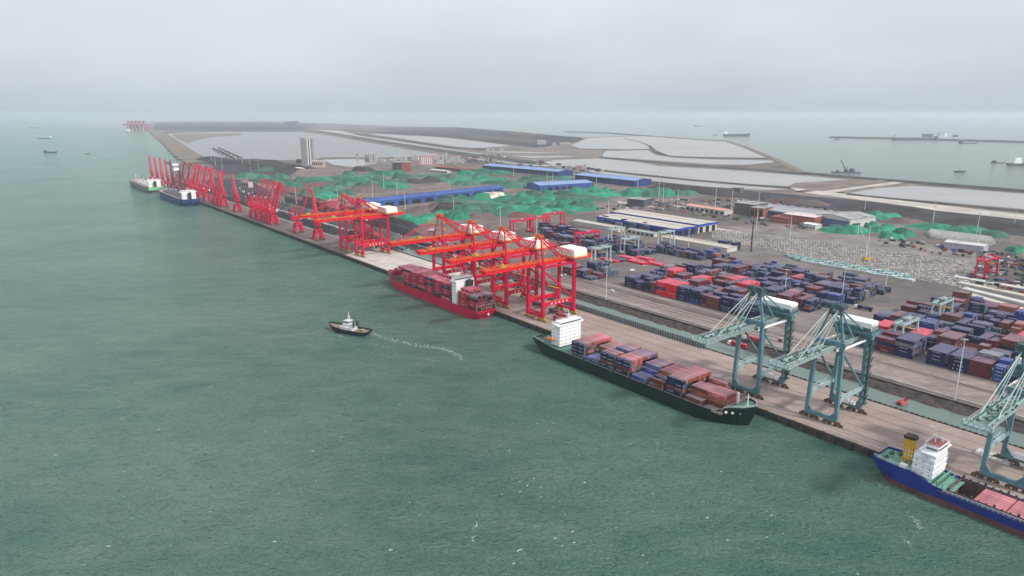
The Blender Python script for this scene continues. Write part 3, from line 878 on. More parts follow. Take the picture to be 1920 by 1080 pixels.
def rtg(m1, m2, span=24.0, h=17.0, base=7.0, heavy=False):
    """rubber tyred yard gantry; x along travel, y across the span"""
    r = empty("yard_gantry", None, "crane", (0, 0, 0))
    w = 1.5 if not heavy else 1.7
    for y in (0, span):
        b = MB()
        for s in (-1, 1):
            b.bar((s * base / 2, y, 1.6), (s * (base / 2 - .9), y, h), w * 1.1, w, 0, w2=w * .8)
        b.bar((-base / 2 - 2.2, y, 2.0), (base / 2 + 2.2, y, 2.0), w, 1.2, 0)
        b.build("leg_frame", m1, r)
        b = MB()
        for s in (-1, 1):
            for k in (-.9, .9):
                b.tube((s * base / 2 + k, y - .4, .8), (s * base / 2 + k, y + .4, .8), .8, 10, 0)
        b.build("wheel", M_rubber, r)
    b = MB()
    for s in (-1, 1):
        b.bar((s * (base / 2 - .9), -1.6, h + .4), (s * (base / 2 - .9), span + 1.6, h + .4), w * .9, 1.5, 0)
        railing(b, (s * (base / 2), -1.6, h + 1.2), (s * (base / 2), span + 1.6, h + 1.2), 1.0, 0, 3, .16)
    for y in (-1.6, span + 1.6): b.bar((-base / 2 + .9, y, h + .4), (base / 2 - .9, y, h + .4), w * .8, 1.2, 0)
    b.build("top_girder", m2, r)
    b = MB()
    b.box(-2.4, 2.4, span * .42, span * .42 + 4.4, h + 1.2, h + 2.8, 0)
    b.box(-1.0, 1.0, span * .42 - 1.6, span * .42, h - 2.4, h - .4, 1)
    b.build("trolley", [M_grey, M_white], r)
    b = MB()
    b.box(-6.1, 6.1, span * .5 - 1.1, span * .5 + 1.1, h - 4.6, h - 4.0, 0)
    for x in (-2, 2): b.bar((x, span * .5, h - 4), (x * .5, span * .5, h + .6), .15, .15, 0)
    b.build("spreader", M_yel, r)
    b = MB(); b.box(-2.2, 2.2, -1.4, -.4, 2.7, 4.9, 0)
    b.build("power_unit", M_white, r)
    return r

# ---- ship to shore cranes on the quay
def put(o, u, v, label, group=None, rz=0.0, z=0.0):
    o.location = W(u, v, z); o.rotation_euler = (0, 0, RZ + rz)
    o["label"] = label
    if group: o["group"] = group
    return o
red0 = sts_red()
G_RED = "red gantry cranes along the quay"
reds = [(221, "red gantry crane nearest the camera, beside the green ship's bridge, its boom lowered"),
        (271, "red gantry crane over the stern of the red ship, second from the front"),
        (320, "third red gantry crane from the front, behind the red ship's white bridge"),
        (374, "fourth red gantry crane, farthest of the four grouped beside the red ship"),
        (556, "nearer of the two red gantry cranes beyond the bow of the red ship"),
        (600, "farther of the two red gantry cranes beyond the red ship, next to the harbour cranes")]
for i, (u, lb) in enumerate(reds):
    c = put(red0 if i == 0 else copy_tree(red0), u, 13, lb, G_RED)
    dy = (0, 9, -6, 14, 4, -9)[i]                        # each trolley stands somewhere else on its boom
    for ch in c.children:
        if ch.name.startswith("trolley"): ch.location.y = dy
        if ch.name.startswith("spreader"): ch.location.y = dy * .8
teal0 = sts_teal()
G_TEAL = "faded teal gantry cranes at the near berths"
for i, (u, lb) in enumerate([(-32, "middle teal gantry crane with white machinery house, right of the green ship's bow"),
                             (17, "leftmost teal gantry crane, boom over the quay beside the green ship"),
                             (-121, "teal gantry crane cut off by the right edge, above the blue ship's hold")]):
    put(teal0 if i == 0 else copy_tree(teal0), u, 13 , lb, G_TEAL)

# ---- harbour cranes on the coal berths
G_H = "red harbour cranes at the coal berths"
hc = []
def hcr(x, ytop, u, v, az, rd, jd, lb, dark=False):
    key = (az, rd, jd, dark)
    for k, o in hc:
        if k == key:
            c = copy_tree(o); break
    else:
        c = luffing(az, rd, jd, dark); hc.append((key, c))
    put(c, u, v, lb, G_H)
def uat(x, v):
    """distance along the quay at which a ground point on line v appears at photo column x"""
    lo, hi = -300.0, 4000.0
    for _ in range(50):
        m = (lo + hi) / 2
        w = W(m, v)
        zc = w.y * math.cos(PITCH) + CAMH * math.sin(PITCH)
        if 960 + F * w.x / zc > x: lo = m
        else: hi = m
    return (lo + hi) / 2
for k, x in enumerate((287, 297, 307, 317)):
    hcr(x, 0, uat(x, 12), 12, 175, 76, -84, "%s upright harbour crane from the left, on the quay behind the green bulk carrier" % nth(k + 1))
hcr(326, 0, uat(326, 14), 14, 172, 80, -88, "dark harbour crane standing apart, right of the four upright ones", True)
for k, (x, d) in enumerate(((338, True), (349, True), (360, False), (366, False), (378, False), (389, False))):
    hcr(x, 0, uat(x, 14), 14, 112, 70, -52, "%s crane from the left in the cluster above the blue bulk carrier, jib folded" % nth(k + 1), d)
for k, (x, az) in enumerate(((405, 175), (412, 100), (421, 182))):
    hcr(x, 0, uat(x, 14), 14, az, 76, -66, "%s harbour crane of the three right of the blue bulk carrier" % nth(k + 1))
hcr(446, 0, uat(446, 14), 14, 178, 76, -80, "lone upright harbour crane between two crane clusters")
for k, x in enumerate((476, 486, 496, 505)):
    hcr(x, 0, uat(x, 15), 15, 62, 68, -58, "%s crane of the tight cluster of five, boom leaning inland" % nth(k + 1))
hcr(514, 0, uat(514, 15), 15, 110, 70, -66, "last and tallest crane of the tight cluster of five")
hcr(560, 0, uat(560, 18), 18, 70, 68, -64, "left harbour crane seen behind the tips of the far gantry booms")
hcr(597, 0, uat(597, 18), 18, 172, 76, -80, "right harbour crane seen through the far gantry booms")

# ---- yard gantries
G_Y = "gantries straddling the container blocks"
def puty(o, px, lb, rz=0.0):
    u, v = UV(*px)
    return put(o, u, v, lb, G_Y, rz)
ra = rtg(M_red, M_red, 36, 19, 9, True)
ys = [((960, 440), "leftmost red rail gantry behind the gantry crane peaks"), ((992, 435), "second red rail gantry from the left in the back row"), ((1022, 426), "right red rail gantry of the back row"),
      ((1082, 466), "red yard gantry left of the grey ones, near the white machinery house"), ((1836, 522), "red yard gantry standing alone at the right beside the white storage ground")]
for i, (px, lb) in enumerate(ys): puty(ra if i == 0 else copy_tree(ra), px, lb)
rg = rtg(M_wire, M_teall, 25, 19, 7)
for i, (px, lb) in enumerate([((1167, 477), "grey yard gantry on the open paving, middle of the group"), ((1112, 497), "nearest grey yard gantry, left of the red container row"),
                              ((1236, 464), "right grey yard gantry in front of the blue warehouse"), ((1680, 655), "grey yard gantry over the front blocks of the right yard"),
                              ((1750, 612), "grey yard gantry farther back over the right yard"), ((1143, 457), "small far grey yard gantry behind the paving")]):
    puty(rg if i == 0 else copy_tree(rg), px, lb)
# ---------------------------------------------------------------- ships
def hull(L, Bm, zdeck, paint, boot, zboot=-2.6, bow_rise=3.0, stern_rise=0.0, stern_len=0.13, bow_len=0.17, flare=1.6, zk=-7.0, inner=None, transom=.8, rise_bow=0.86, rise_stern=0.18):
    """x from stern (0) to bow (L), y centred; returns MB with hull skin, and deck outline list"""
    N = 40
    st = []
    for i in range(N + 1):
        t = i / N
        if t < stern_len: q = t / stern_len; hb_ = transom + (1 - transom) * math.sin(q * math.pi / 2)
        else: hb_ = 1.0
        wl = hb_ if t >= stern_len else (transom * .55 + (1 - transom * .55) * math.sin((t / stern_len) * math.pi / 2))
        if t > 1 - bow_len:
            q = (t - (1 - bow_len)) / bow_len
            hb_ = max(0.02, max(0.0, math.cos(min(q, 1) * math.pi / 2)) ** 0.55); wl = max(0.0, 1 - q) ** 0.75
        zd = zdeck
        if t > rise_bow: zd += bow_rise * min(1, (t - rise_bow) / 0.04) + 1.6 * ((t - rise_bow) / (1 - rise_bow)) ** 2
        if t < rise_stern: zd += stern_rise * min(1, (rise_stern - t) / 0.06)
        over = (1 - wl) * 0
        xw = t * L
        st.append((t * L, hb_ * Bm / 2, wl * Bm / 2, zd))
    rings = []
    for i, (x, hd, hw, zd) in enumerate(st):
        t = i / N
        xs = x
        rake = 0
        if t > 1 - bow_len: rake = -((t - (1 - bow_len)) / bow_len) ** 2 * 6.0
        if t < stern_len: rake = (1 - t / stern_len) ** 1.5 * 4.5
        zmid = zboot
        ym = hw + (hd - hw) * 0.25
        ring = []
        for s in (-1, 1):
            ring.append([(x + rake, s * hw * .96, zk), (x + rake * .7, s * ym, zmid), (x + rake * .25, s * (ym + (hd - ym) * .6), zmid + (zd - zmid) * .55), (x, s * hd, zd), (x, s * (hd), zd + 1.15), (x, s * max(0, hd - .35), zd + 1.15), (x, s * max(0, hd - .35), zd)])
        rings.append(ring)
    b = MB()
    for s in (0, 1):
        vs = [p for r in rings for p in r[s]]
        fs = []; ms = []
        K = 7
        for i in range(N):
            for j in range(K - 1):
                f = (i * K + j, (i + 1) * K + j, (i + 1) * K + j + 1, i * K + j + 1)
                if s == 1: f = f[::-1]
                n0 = len(b.v)
                fs.append(f); ms.append(1 if j == 0 else (0 if j < 4 else 0))
        n = len(b.v)
        b.v += vs; b.f += [tuple(n + k for k in f) for f in fs]; b.m += ms
    # transom
    n = len(b.v)
    a, c = rings[0][0], rings[0][1]
    b.v += a[:5] + c[:5]
    for j in range(4):
        b.f.append((n + j, n + j + 1, n + 5 + j + 1, n + 5 + j)); b.m.append(1 if j == 0 else 0)
    deck = [(x, hd - .3, zd) for x, hd, hw, zd in st]
    return b, deck
def deck_mesh(deck, skip=None):
    b = MB(); vs = []
    for x, h, z in deck: vs += [(x, -h, z), (x, h, z)]
    fs = [(2 * i, 2 * i + 2, 2 * i + 3, 2 * i + 1) for i in range(len(deck) - 1) if not (skip and skip[0] < deck[i][0] and deck[i + 1][0] < skip[1])]
    return b.add(vs, fs)
class WB(MB):
    """collects window boxes and links each as an object of its own"""
    def build(self, name, m, parent=None):
        for k in range(len(self.v) // 8):
            w = MB(); w.add(self.v[8 * k:8 * k + 8], [(3, 2, 1, 0), (0, 1, 5, 4), (1, 2, 6, 5), (2, 3, 7, 6), (3, 0, 4, 7), (4, 5, 6, 7)])
            w.build(name, m, parent)
def windows(b, x0, x1, y0, y1, zs, side, n, h=.6, w=.5, mi=0):
    """rows of small windows on an upright face; side: 'x-','x+','y-','y+'"""
    for z in zs:
        for k in range(n):
            t = (k + .5) / n
            if side[0] == 'x':
                x = x0 if side[1] == '-' else x1; d = -.05 if side[1] == '-' else .05
                y = y0 + (y1 - y0) * t
                b.box(min(x, x + d), max(x, x + d), y - w / 2, y + w / 2, z, z + h, mi)
            else:
                y = y0 if side[1] == '-' else y1; d = -.05 if side[1] == '-' else .05
                x = x0 + (x1 - x0) * t
                b.box(x - w / 2, x + w / 2, min(y, y + d), max(y, y + d), z, z + h, mi)
M_win = mat("ship_window", (0.11, 0.125, 0.14), .3)
M_mast = mat("mast_white", (.72, .73, .72), .5, .1)
def bridge(r, x0, x1, hw, z0, z1, wing=0, mwall=None, front='+', levels=5):
    mw = mwall or M_white
    b = MB()
    b.box(x0, x1, -hw, hw, z0, z1 - 3)
    wx0, wx1 = (x1 - 5.5, x1 + .6) if front == '+' else (x0 - .6, x0 + 5.5)
    b.box(wx0 + .4, wx1 - .2, -hw, hw, z1 - 3 + .003, z1)
    b.box(wx0 + 1.2, wx1 - .4, -hw - wing, hw + wing, z1 - 3.1, z1 - 1.9)
    if wing:
        for s in (-1, 1):
            for q in range(3):
                y = s * (hw + wing * (.3 + .3 * q)); b.bar((wx0 + 3, y, z1 - 3.1), (wx0 + 3, s * hw, z1 - 5.5), .25)
    for k in range(1, levels):
        z = z0 + (z1 - 3 - z0) * k / levels
        b.box(x0 - .35, x1 + .35, -hw - .35, hw + .35, z, z + .16)
    wl = b.build("superstructure", mw, r)
    b = WB()
    zs = [z0 + (z1 - 3 - z0) * (k + .45) / levels for k in range(levels)]
    fx = 'x+' if front == '+' else 'x-'; bx = 'x-' if front == '+' else 'x+'
    windows(b, x0, x1, -hw, hw, zs, fx, 5); windows(b, x0, x1, -hw, hw, zs, bx, 4)
    windows(b, x0, x1, -hw, hw, zs, 'y-', 2); windows(b, x0, x1, -hw, hw, zs, 'y+', 2)
    b.box(wx0 + .35, wx1 - .15, -hw + .3, hw - .3, z1 - 1.7, z1 - .7)
    b.build("window", M_win, wl)
    b = MB()
    railing(b, (x0, -hw, z1 - 3), (x0, hw, z1 - 3), 1.1, 0, 2, .15) if front == '+' else railing(b, (x1, -hw, z1 - 3), (x1, hw, z1 - 3), 1.1, 0, 2, .15)
    mx = (wx0 + wx1) / 2
    b.tube((mx, 0, z1), (mx, 0, z1 + 7.5), .35, 8, 0, .18)
    b.bar((mx, -2.4, z1 + 4), (mx, 2.4, z1 + 4), .22); b.bar((mx - 1.5, 0, z1 + 5.6), (mx + 1.5, 0, z1 + 5.6), .22)
    b.box(mx - .5, mx + .5, -.5, .5, z1 + 3, z1 + 3.7); b.bar((mx, 1, z1), (mx, 1, z1 + 5), .12); b.bar((mx, -1.6, z1), (mx, -1.6, z1 + 3.6), .12)
    b.tube((mx - 1, 2.5, z1), (mx - 1, 2.5, z1 + 1.6), .7, 8)
    railing(b, (wx0 + .6, -hw, z1), (wx0 + .6, hw, z1), 1.0, 0, 2, .14); railing(b, (wx1 - .4, -hw, z1), (wx1 - .4, hw, z1), 1.0, 0, 2, .14)
    b.build("radar_mast", M_mast, r)
def funnel(r, x, y, z0, z1, w, l, m1, m2=None):
    b = MB()
    ol = [(x - l / 2, -w / 2 + y), (x + l / 2 - .8, -w / 2 + y), (x + l / 2, -w / 4 + y), (x + l / 2, w / 4 + y), (x + l / 2 - .8, w / 2 + y), (x - l / 2, w / 2 + y)]
    b.prism(ol, z0, z1 - 1.6, 0)
    b.prism([(x + (px_ - x) * 1.08, y + (py_ - y) * 1.08) for px_, py_ in ol], z1 - 1.6, z1, 1)
    for k in (-.6, .6): b.tube((x + k, y, z1), (x + k, y, z1 + 1.2), .35, 8, 1)
    b.build("funnel", [m1, m2 or M_dark], r)
def bollards_rail(r, deck, x0, x1, z=0, m=None, name="railing", inset=.6):
    for s in (-1, 1):
        b = MB()
        last = None
        for x, h, zz in deck:
            if x < x0 or x > x1: continue
            p = (x, s * (h - inset), zz + z)
            if last: railing(b, last, p, 1.1, 0, 3, .13)
            last = p
        b.build(name, m or M_mast, r)
def lifeboat(r, x, y, z):
    b = MB()
    b.tube((x - 3, y, z), (x + 3, y, z), 1.1, 8, 0); b.tube((x + 3, y, z), (x + 4.2, y, z + .2), 1.1, 8, 0, .2); b.tube((x - 4, y, z), (x - 3, y, z), .5, 8, 0, 1.1)
    for k in (-2, 2): b.bar((x + k, y, z - 1.5), (x + k, y + (.0), z + 1.9), .25, .25, 1)
    b.build("lifeboat", [mat("lifeboat_orange", (.75, .18, .05), .5), M_mast], r)
def winches(r, xs, z, m=None):
    for x, y in xs:
        b = MB()
        b.box(x - 1, x + 1, y - .8, y + .8, z, z + .9); b.tube((x, y - 1.5, z + .9), (x, y + 1.5, z + .9), .5, 8)
        b.build("winch", m or M_teald, r)
def ship_root(name, label, cat, u, v, flip, group=None):
    """bow towards -u (towards the camera) unless flip; origin at the stern on the centre line"""
    return empty(name, label, cat, W(u, v, 0), RZ + (math.pi if flip else 0), group)

M_hred = mat("ship_red", (0.50, 0.004, 0.045), .45, .12, .08, detail=6)
M_boot = mat("boot_topping", (0.12, 0.050, 0.046), .7, .35, .15, detail=6)
M_hgreen = mat("ship_dark_green", (0.005, 0.022, 0.019), .45, .3, .12, detail=7)
M_hblue = mat("ship_blue", (0.012, 0.025, 0.20), .4, .2, .1, detail=6)
M_deckg = mat("green_deck", (0.14, 0.30, 0.23), .7, .25, .3, detail=6)
M_deckr = mat("rust_deck", (0.13, 0.065, 0.055), .8, .4, .25, detail=6)
M_hatch = mat("hatch_grey", (0.26, 0.22, 0.20), .8, .25, .3)
M_green2 = mat("ship_light_green", (0.20, 0.48, 0.25), .5, .15, .1)
M_navy2 = mat("ship_navy", (0.018, 0.035, 0.14), .5, .2, .1)

SHIPBOX = []      # (root kind, u, v, z, length, colour, label)
# --- the red container ship (bow away from the camera)
R0 = ship_root("container_ship", "bright red container ship fully stacked, moored below the red gantry cranes", "ship", 256, -12.4, True)
hb_, dk = hull(176, 22.5, 3.0, M_hred, M_boot, bow_rise=3.2, transom=.9, stern_len=.09, bow_len=.2, rise_bow=.88)
ho_ = hb_.build("hull", [M_hred, M_hred], R0)
deck_mesh(dk).build("deck", M_deckr, R0)
bridge(R0, 33, 40.5, 9.6, 3, 27, wing=1.8, levels=7)
funnel(R0, 30.4, -2.8, 3, 25, 5.4, 4.6, M_dark)
b = MB()                                                  # white emblem on the stern: a diamond with bars
xx = -.32
for (y, z, w, h) in ((0, .2, 2.6, .22), (-.2, -.3, 1.7, .22), (-.2, .7, 1.7, .22), (-.3, -.8, .8, .22), (-.1, 1.15, .8, .22)):
    b.box(xx - .1, xx + .3, y - w / 2 - 1.2, y + w / 2 - 1.2, z, z + h)
b.build("emblem", M_white, R0)
b = MB()
for (x0, x1) in ((44, 150), (2, 31)):
    for k in range(int((x1 - x0) / 14.2) + 1):
        xx = x0 + k * 14.2
        for y in (-10.2, -5.1, 0, 5.1, 10.2): b.bar((xx - .7, y, 3), (xx - .7, y, 8.5), .4)
        b.bar((xx - .7, -10.2, 8.5), (xx - .7, 10.2, 8.5), .4, .5)
b.build("lashing_bridge", M_hatch, R0)
b = MB(); b.tube((160, 0, 6), (160, 0, 19), .4, 8, 0, .2); b.bar((160, -1.6, 15), (160, 1.6, 15), .25)
b.build("foremast", M_mast, R0)
winches(R0, [(164, -3), (164, 3), (168, 0)], 7.2)
b = MB(); b.box(159, 160, -5, 5, 6.2, 10.5); b.build("breakwater_plate", M_hred, R0)
def add_box(u, v, z, L, col, lab, ship): SHIPBOX.append((u, v, z, L, col, lab, ship))
random.seed(21)
def red_bays():
    redc = ['crimson', 'crimson', 'crimson', 'maroon', 'crimson', 'rose']
    aft = [(257.6, 5, 1), (272.0, 5, 2)]
    fwd = [(300 + 14.2 * k, 6 if k > 0 else 6, k + 3) for k in range(8)]
    for (u0, tiers, num) in aft + fwd:
        fb = num > 2
        nrow = 8
        for row in range(nrow):
            v = -12.4 + (row - (nrow - 1) / 2) * 2.52
            # hull narrows near the bow
            if num == 9 and abs(row - 3.5) > 3: continue
            
            T = tiers
            if not fb: T = 5
            if num == 2 and 1 <= row <= 5: T = 6
            if fb and num in (4, 5): T = 6 if row not in (5, 6) else 5
            if num == 10: T = 4
            if num == 10 and abs(row - 3.5) > 2: continue
            if num == 9: T = 6
            for t in range(T):
                vis = t == T - 1 or row == 0 or num in (1,) or (num == 3) or (row == nrow - 1) or (t >= 3 and num in (6, 7))
                if not vis: continue
                if num == 1 and random.random() < .35: c = random.choice(['grey', 'slate', 'maroon'])
                elif row == 0 and random.random() < .12: c = 'navy'
                else: c = random.choice(redc)
                yield (u0 + .9, v, 4.2 + 2.62 * t, 12.2, c, num, row, t, T, nrow)
ADJ = {'crimson': 'crimson', 'maroon': 'dark maroon', 'rose': 'faded rose red', 'navy': 'navy blue', 'grey': 'grey', 'slate': 'slate blue', 'rust': 'rust orange', 'brown': 'brown',
       'red': 'bright red', 'blue': 'mid blue', 'violet': 'faded violet', 'white': 'white', 'teal': 'teal green', 'salmon': 'salmon pink'}
def tier_word(t, T):
    if t == T - 1: return "top"
    return "%s tier" % nth(t + 1)
for (u, v, z, L, c, num, row, t, T, nr) in red_bays():
    where = "stern bay" if num == 1 else ("bay behind bridge" if num == 2 else "%s bay ahead of bridge" % nth(num - 2))
    add_box(u, v, z, L, c, "%s container, red ship, %s, %s row, %s" % (ADJ[c], where, nth(row + 1), tier_word(t, T)), 0)

# --- the dark green container ship (bow towards the camera)
G0 = ship_root("container_ship", "dark green container ship with white bridge at its stern and mixed rust and blue stacks", "ship", 172, -17.2, False)
hb_, dk = hull(182, 31, 3.0, M_hgreen, M_boot, zboot=-3.6, bow_rise=3.4, transom=.86, stern_len=.1, bow_len=.16, rise_bow=.9, stern_rise=1.2, rise_stern=.14)
hb_.build("hull", [M_hgreen, M_hgreen], G0)
deck_mesh(dk).build("deck", mat("dull_green_deck", (.10, .20, .165), .75, .3, .3), G0)
bridge(G0, 18, 27, 10.4, 4.2, 23.0, wing=2.6, front='+', levels=6)
funnel(G0, 13.5, 4.0, 4.2, 19, 5, 4.2, mat("funnel_green", (.10, .26, .22), .6))
lifeboat(G0, 19.5, -12.6, 9); bollards_rail(G0, dk, 0, 14, 1.1); bollards_rail(G0, dk, 166, 182, 1.1)
winches(G0, [(3, -6), (3, 6), (7, 0), (174, -4), (174, 4), (179, 0)], 5.2)
b = MB(); b.tube((176, 0, 7.4), (176, 0, 15), .45, 8, 0, .25); b.bar((176, -1.4, 13), (176, 1.4, 13), .25); b.build("foremast", M_mast, G0)
b = MB(); b.box(165.6, 167.4, 3.2, 5.0, 5.0, 11.5); b.box(163.5, 165.6, 3.6, 4.6, 5.0, 8.5); b.build("white_screen", M_white, G0)
b = MB()
for k in range(10):
    xx = 41.4 + k * 14.2
    for y in (-14, -7, 0, 7, 14): b.bar((xx - .7, y, 3), (xx - .7, y, 6.8), .35)
    b.bar((xx - .7, -14, 6.8), (xx - .7, 14, 6.8), .35, .4)
b.build("lashing_bridge", M_hatch, G0)
b = MB()
for k in range(10): b.box(42.5 + k * 14.2, 54.8 + k * 14.2, -14.4, 14.4, 3.05, 4.15) if k < 9 else None
b.build("hatch_cover", M_hatch, G0)
b = MB()                                                 # white name characters on the bow flare
for k in range(4):
    x = 166.5 + k * 2.9
    i = min(range(len(dk)), key=lambda q: abs(dk[q][0] - x))
    y = -(dk[i][1] + .30) * (1.0)
    for (dx, dz, w, h) in ((0, 0, 1.2, .2), (0, .9, 1.2, .2), (.5, 0, .22, 1.1), (-.1 + .15 * k, .45, .9, .18)):
        b.box(x + dx, x + dx + w, y - .10, y + 1.6, 4.3 + dz, 4.3 + dz + h)
b.build("ship_name", M_white, G0)
random.seed(8)
def green_bays():
    # u start, then tier counts for 11 rows from sea side
    B = [(116.5, [4] * 11, 1), (102.3, [1, 1, 1, 1, 1, 3, 3, 3, 3, 3, 3], 2), (88.1, [4, 4, 4, 4, 3, 3, 4, 4, 4, 4, 4], 3), (73.9, [4] * 11, 4),
         (59.7, [1, 1, 1, 1, 2, 3, 3, 3, 3, 3, 3], 5), (45.5, [2, 1, 2, 2, 3, 3, 3, 3, 3, 3, 3], 6), (31.3, [4] * 11, 7), (17.1, [1, 1, 3, 3, 3, 3, 2, 2, 2, 3, 3], 8), (5.6, [0, 0, 3, 3, 3, 3, 3, 2, 2, 0, 0], 9)]
    nxt = {n: h for _, h, n in B}
    for (u0, hs, num) in B:
        for row, T in enumerate(hs):
            v = -17.2 + (row - 5) * 2.52
            for t in range(T):
                side = row == 0 or hs[row - 1] <= t
                bow = (nxt.get(num + 1, [0] * 11)[row] <= t)
                back = row == 10
                if not (t == T - 1 or side or bow or back): continue
                top = t == T - 1
                if side and row < 3: c = random.choice(['navy', 'navy', 'navy', 'navy', 'blue', 'brown'])
                elif top: c = random.choice(['rust', 'rust', 'rust', 'salmon', 'violet', 'brown'])
                else: c = random.choice(['rust', 'brown', 'brown', 'navy', 'rust', 'slate', 'salmon'])
                if num in (2, 5) and row < 5: c = random.choice(['violet', 'blue', 'navy'])
                if num == 6 and row == 0: c = 'brown'
                if num == 8 and row < 2: c = 'brown'
                if num in (8, 9) and row >= 2: c = random.choice(['rust', 'rust', 'brown', 'salmon', 'violet' if row > 6 else 'rust'])
                L20 = side and row < 2 and num not in (8, 9)
                yield (u0, v, 4.2 + 2.62 * t, L20, c, num, row, t, T)
for (u, v, z, L20, c, num, row, t, T) in green_bays():
    bw = "bay nearest bridge" if num == 1 else ("bay nearest bow" if num == 9 else "%s bay from bridge" % nth(num))
    base = "%s container, green ship, %s, %s row, " % (ADJ[c], bw, nth(row + 1))
    if L20:
        add_box(u, v, z, 6.0, c, base.replace("container", "short container") + tier_word(t, T) + ", bow end", 1)
        add_box(u + 6.2, v, z, 6.0, c, base.replace("container", "short container") + tier_word(t, T) + ", bridge end", 1)
    else:
        add_box(u, v, z, 12.2, c, base + tier_word(t, T), 1)

# --- the blue ship at right, bow out of the picture
B0 = ship_root("cargo_ship", "blue hulled feeder ship at lower right with white bridge, yellow funnel and open hold", "ship", -75.5, -10.2, False)
hb_, dk = hull(128, 19.4, 2.4, M_hblue, M_boot, zboot=-1.5, bow_rise=3, transom=.85, stern_len=.12, bow_len=.2, stern_rise=3.0, rise_stern=.215)
hb_.build("hull", [M_hblue, M_boot], B0)
deck_mesh([d for d in dk if d[0] < 36]).build("deck", M_deckg, B0)
deck_mesh([d for d in dk if d[0] > 100]).build("deck", M_deckg, B0)
b = MB()
for s in (-1, 1):
    b.bar((30, s * 8.9, 2.25), (104, s * 8.9, 2.25), 1.9, .14); 
b.build("side_deck", mat("grey_green_deck", (.16, .20, .18), .8, .3, .3), B0)
M_hold = mat("rusty_hold", (0.15, 0.09, 0.075), .85, .5, .12, detail=7, hi=.7)
b = MB()
for s in (-1, 1):
    y = s * 7.9
    b.box(33, 103, min(y, y + s * .3), max(y, y + s * .3), -5.8, 3.6)
    for k in range(24):
        x = 34 + k * 3.0; b.box(x, x + .35, min(y, y - s * .35), max(y, y - s * .35), -5.5, 3.5)
for x in (33, 66, 103): b.box(x, x + .35, -7.9, 7.9, -5.8, 3.6)
b.box(33, 103, -7.9, 7.9, -6.2, -5.8)
b.build("cargo_hold", M_hold, B0)
b = MB()
for s in (-1, 1):
    for k in range(24):
        x = 33.5 + k * 3.0
        b.box(x, x + .8, s * 8.9 - .5, s * 8.9 + .5, 2.3, 4.4 if k % 3 else 5.2, 0)
    railing(b, (32, s * 9.8, 2.4), (104, s * 9.8, 2.4), 1.2, 1, 2, .14)
b.build("coaming_stay", [mat("dark_coaming", (.05, .05, .05), .8), M_mast], B0)
b = MB()
b.box(17.2, 26.2, -7.6, 7.6, 5.2, 14.5); b.box(18.4, 26.2, -6.6, 6.6, 14.5, 17.3); b.box(20.2, 26.6, -9.6, 9.6, 17.3, 17.9); b.box(20.8, 26.4, -5.8, 5.8, 17.9, 20.4)
b.box(20.2, 26.8, -6.4, 6.4, 20.4, 20.6)
for z in (8.4, 11.5): b.box(16.9, 26.5, -7.9, 7.9, z, z + .15)
sp = b.build("superstructure", mat("ship_white_lilac", (.80, .79, .83), .5, .08, .2), B0)
b = WB()
for z in (6.3, 9.3, 12.4): windows(b, 17.2, 26.2, -7.6, 7.6, [z], 'y-', 3); windows(b, 17.2, 26.2, -7.6, 7.6, [z], 'x-', 4); windows(b, 17.2, 26.2, -7.6, 7.6, [z], 'x+', 5)
windows(b, 18.4, 26.2, -6.6, 6.6, [15.3], 'x-', 3); b.box(20.76, 26.44, -5.2, 5.2, 18.6, 19.6); b.box(21.3, 25.9, -5.84, 5.84, 18.6, 19.6)
b.build("window", M_win, sp)
b = MB(); b.box(20.4, 26.4, -5.6, 5.6, 20.6, 20.66); b.build("monkey_deck", mat("dull_red_deck", (.30, .11, .12), .8), B0)
b = MB()
railing(b, (20.4, -6.2, 20.66), (26.6, -6.2, 20.66), 1.0, 0, 1.5, .13); railing(b, (20.4, 6.2, 20.66), (26.6, 6.2, 20.66), 1.0, 0, 1.5, .13); railing(b, (20.4, -6.2, 20.66), (20.4, 6.2, 20.66), 1.0, 0, 1.5, .13)
railing(b, (20.3, -9.5, 17.9), (20.3, 9.5, 17.9), 1.0, 0, 1.5, .13); railing(b, (17.3, -7.5, 14.5), (17.3, 7.5, 14.5), 1.0, 0, 1.5, .13)
b.tube((22.6, 0, 20.6), (22.2, 0, 28.5), .4, 8, 0, .15); b.bar((22.4, -2.2, 24.5), (22.4, 2.2, 24.5), .25); b.bar((22.4, 0, 26), (19.6, 0, 28.4), .22); b.bar((22.4, -1.2, 26.6), (22.4, 1.2, 26.6), .2)
b.box(21.8, 23, -.6, .6, 23.2, 24); b.tube((24.5, 3, 20.6), (24.5, 3, 22.6), .6, 8)
b.build("radar_mast", M_mast, B0)
M_fy = mat("funnel_yellow", (.62, .38, .02), .5, .12, .3)
b = MB()
b.prism([(10.4, -1.8), (13.6, -1.8), (14.6, -.8), (14.6, 1.4), (13.6, 2.2), (10.4, 2.2)], 13.2, 18.4, 0)
b.prism([(9.8, -2.2), (13.8, -2.2), (15.0, -1.0), (15.0, 1.6), (13.8, 2.6), (9.8, 2.6)], 18.4, 19.8, 1)
for x in (10.7, 13.6):
    for y in (-1.6, 2.0): b.bar((x, y, 5.2), (x, y, 13.2), .5, .5, 0)
for z in (7.8, 10.4): b.box(10.4, 13.9, -1.8, 2.2, z, z + .25, 0)
b.bar((10.7, -1.7, 5.4), (13.6, -1.7, 10.2), .3, .3, 0)
b.build("funnel", [M_fy, mat("funnel_top_brown", (.05, .03, .02), .7)], B0)
b = MB(); b.box(12.2, 15.2, -9.0, -6.6, 5.2, 8.0); b.box(9, 16, 3.2, 7.5, 5.2, 7.8)
b.build("deck_house", M_white, B0)
bollards_rail(B0, dk, 0, 27, 1.15); winches(B0, [(3.5, -3), (3.5, 3.5), (7, 6)], 5.3)
b = MB()
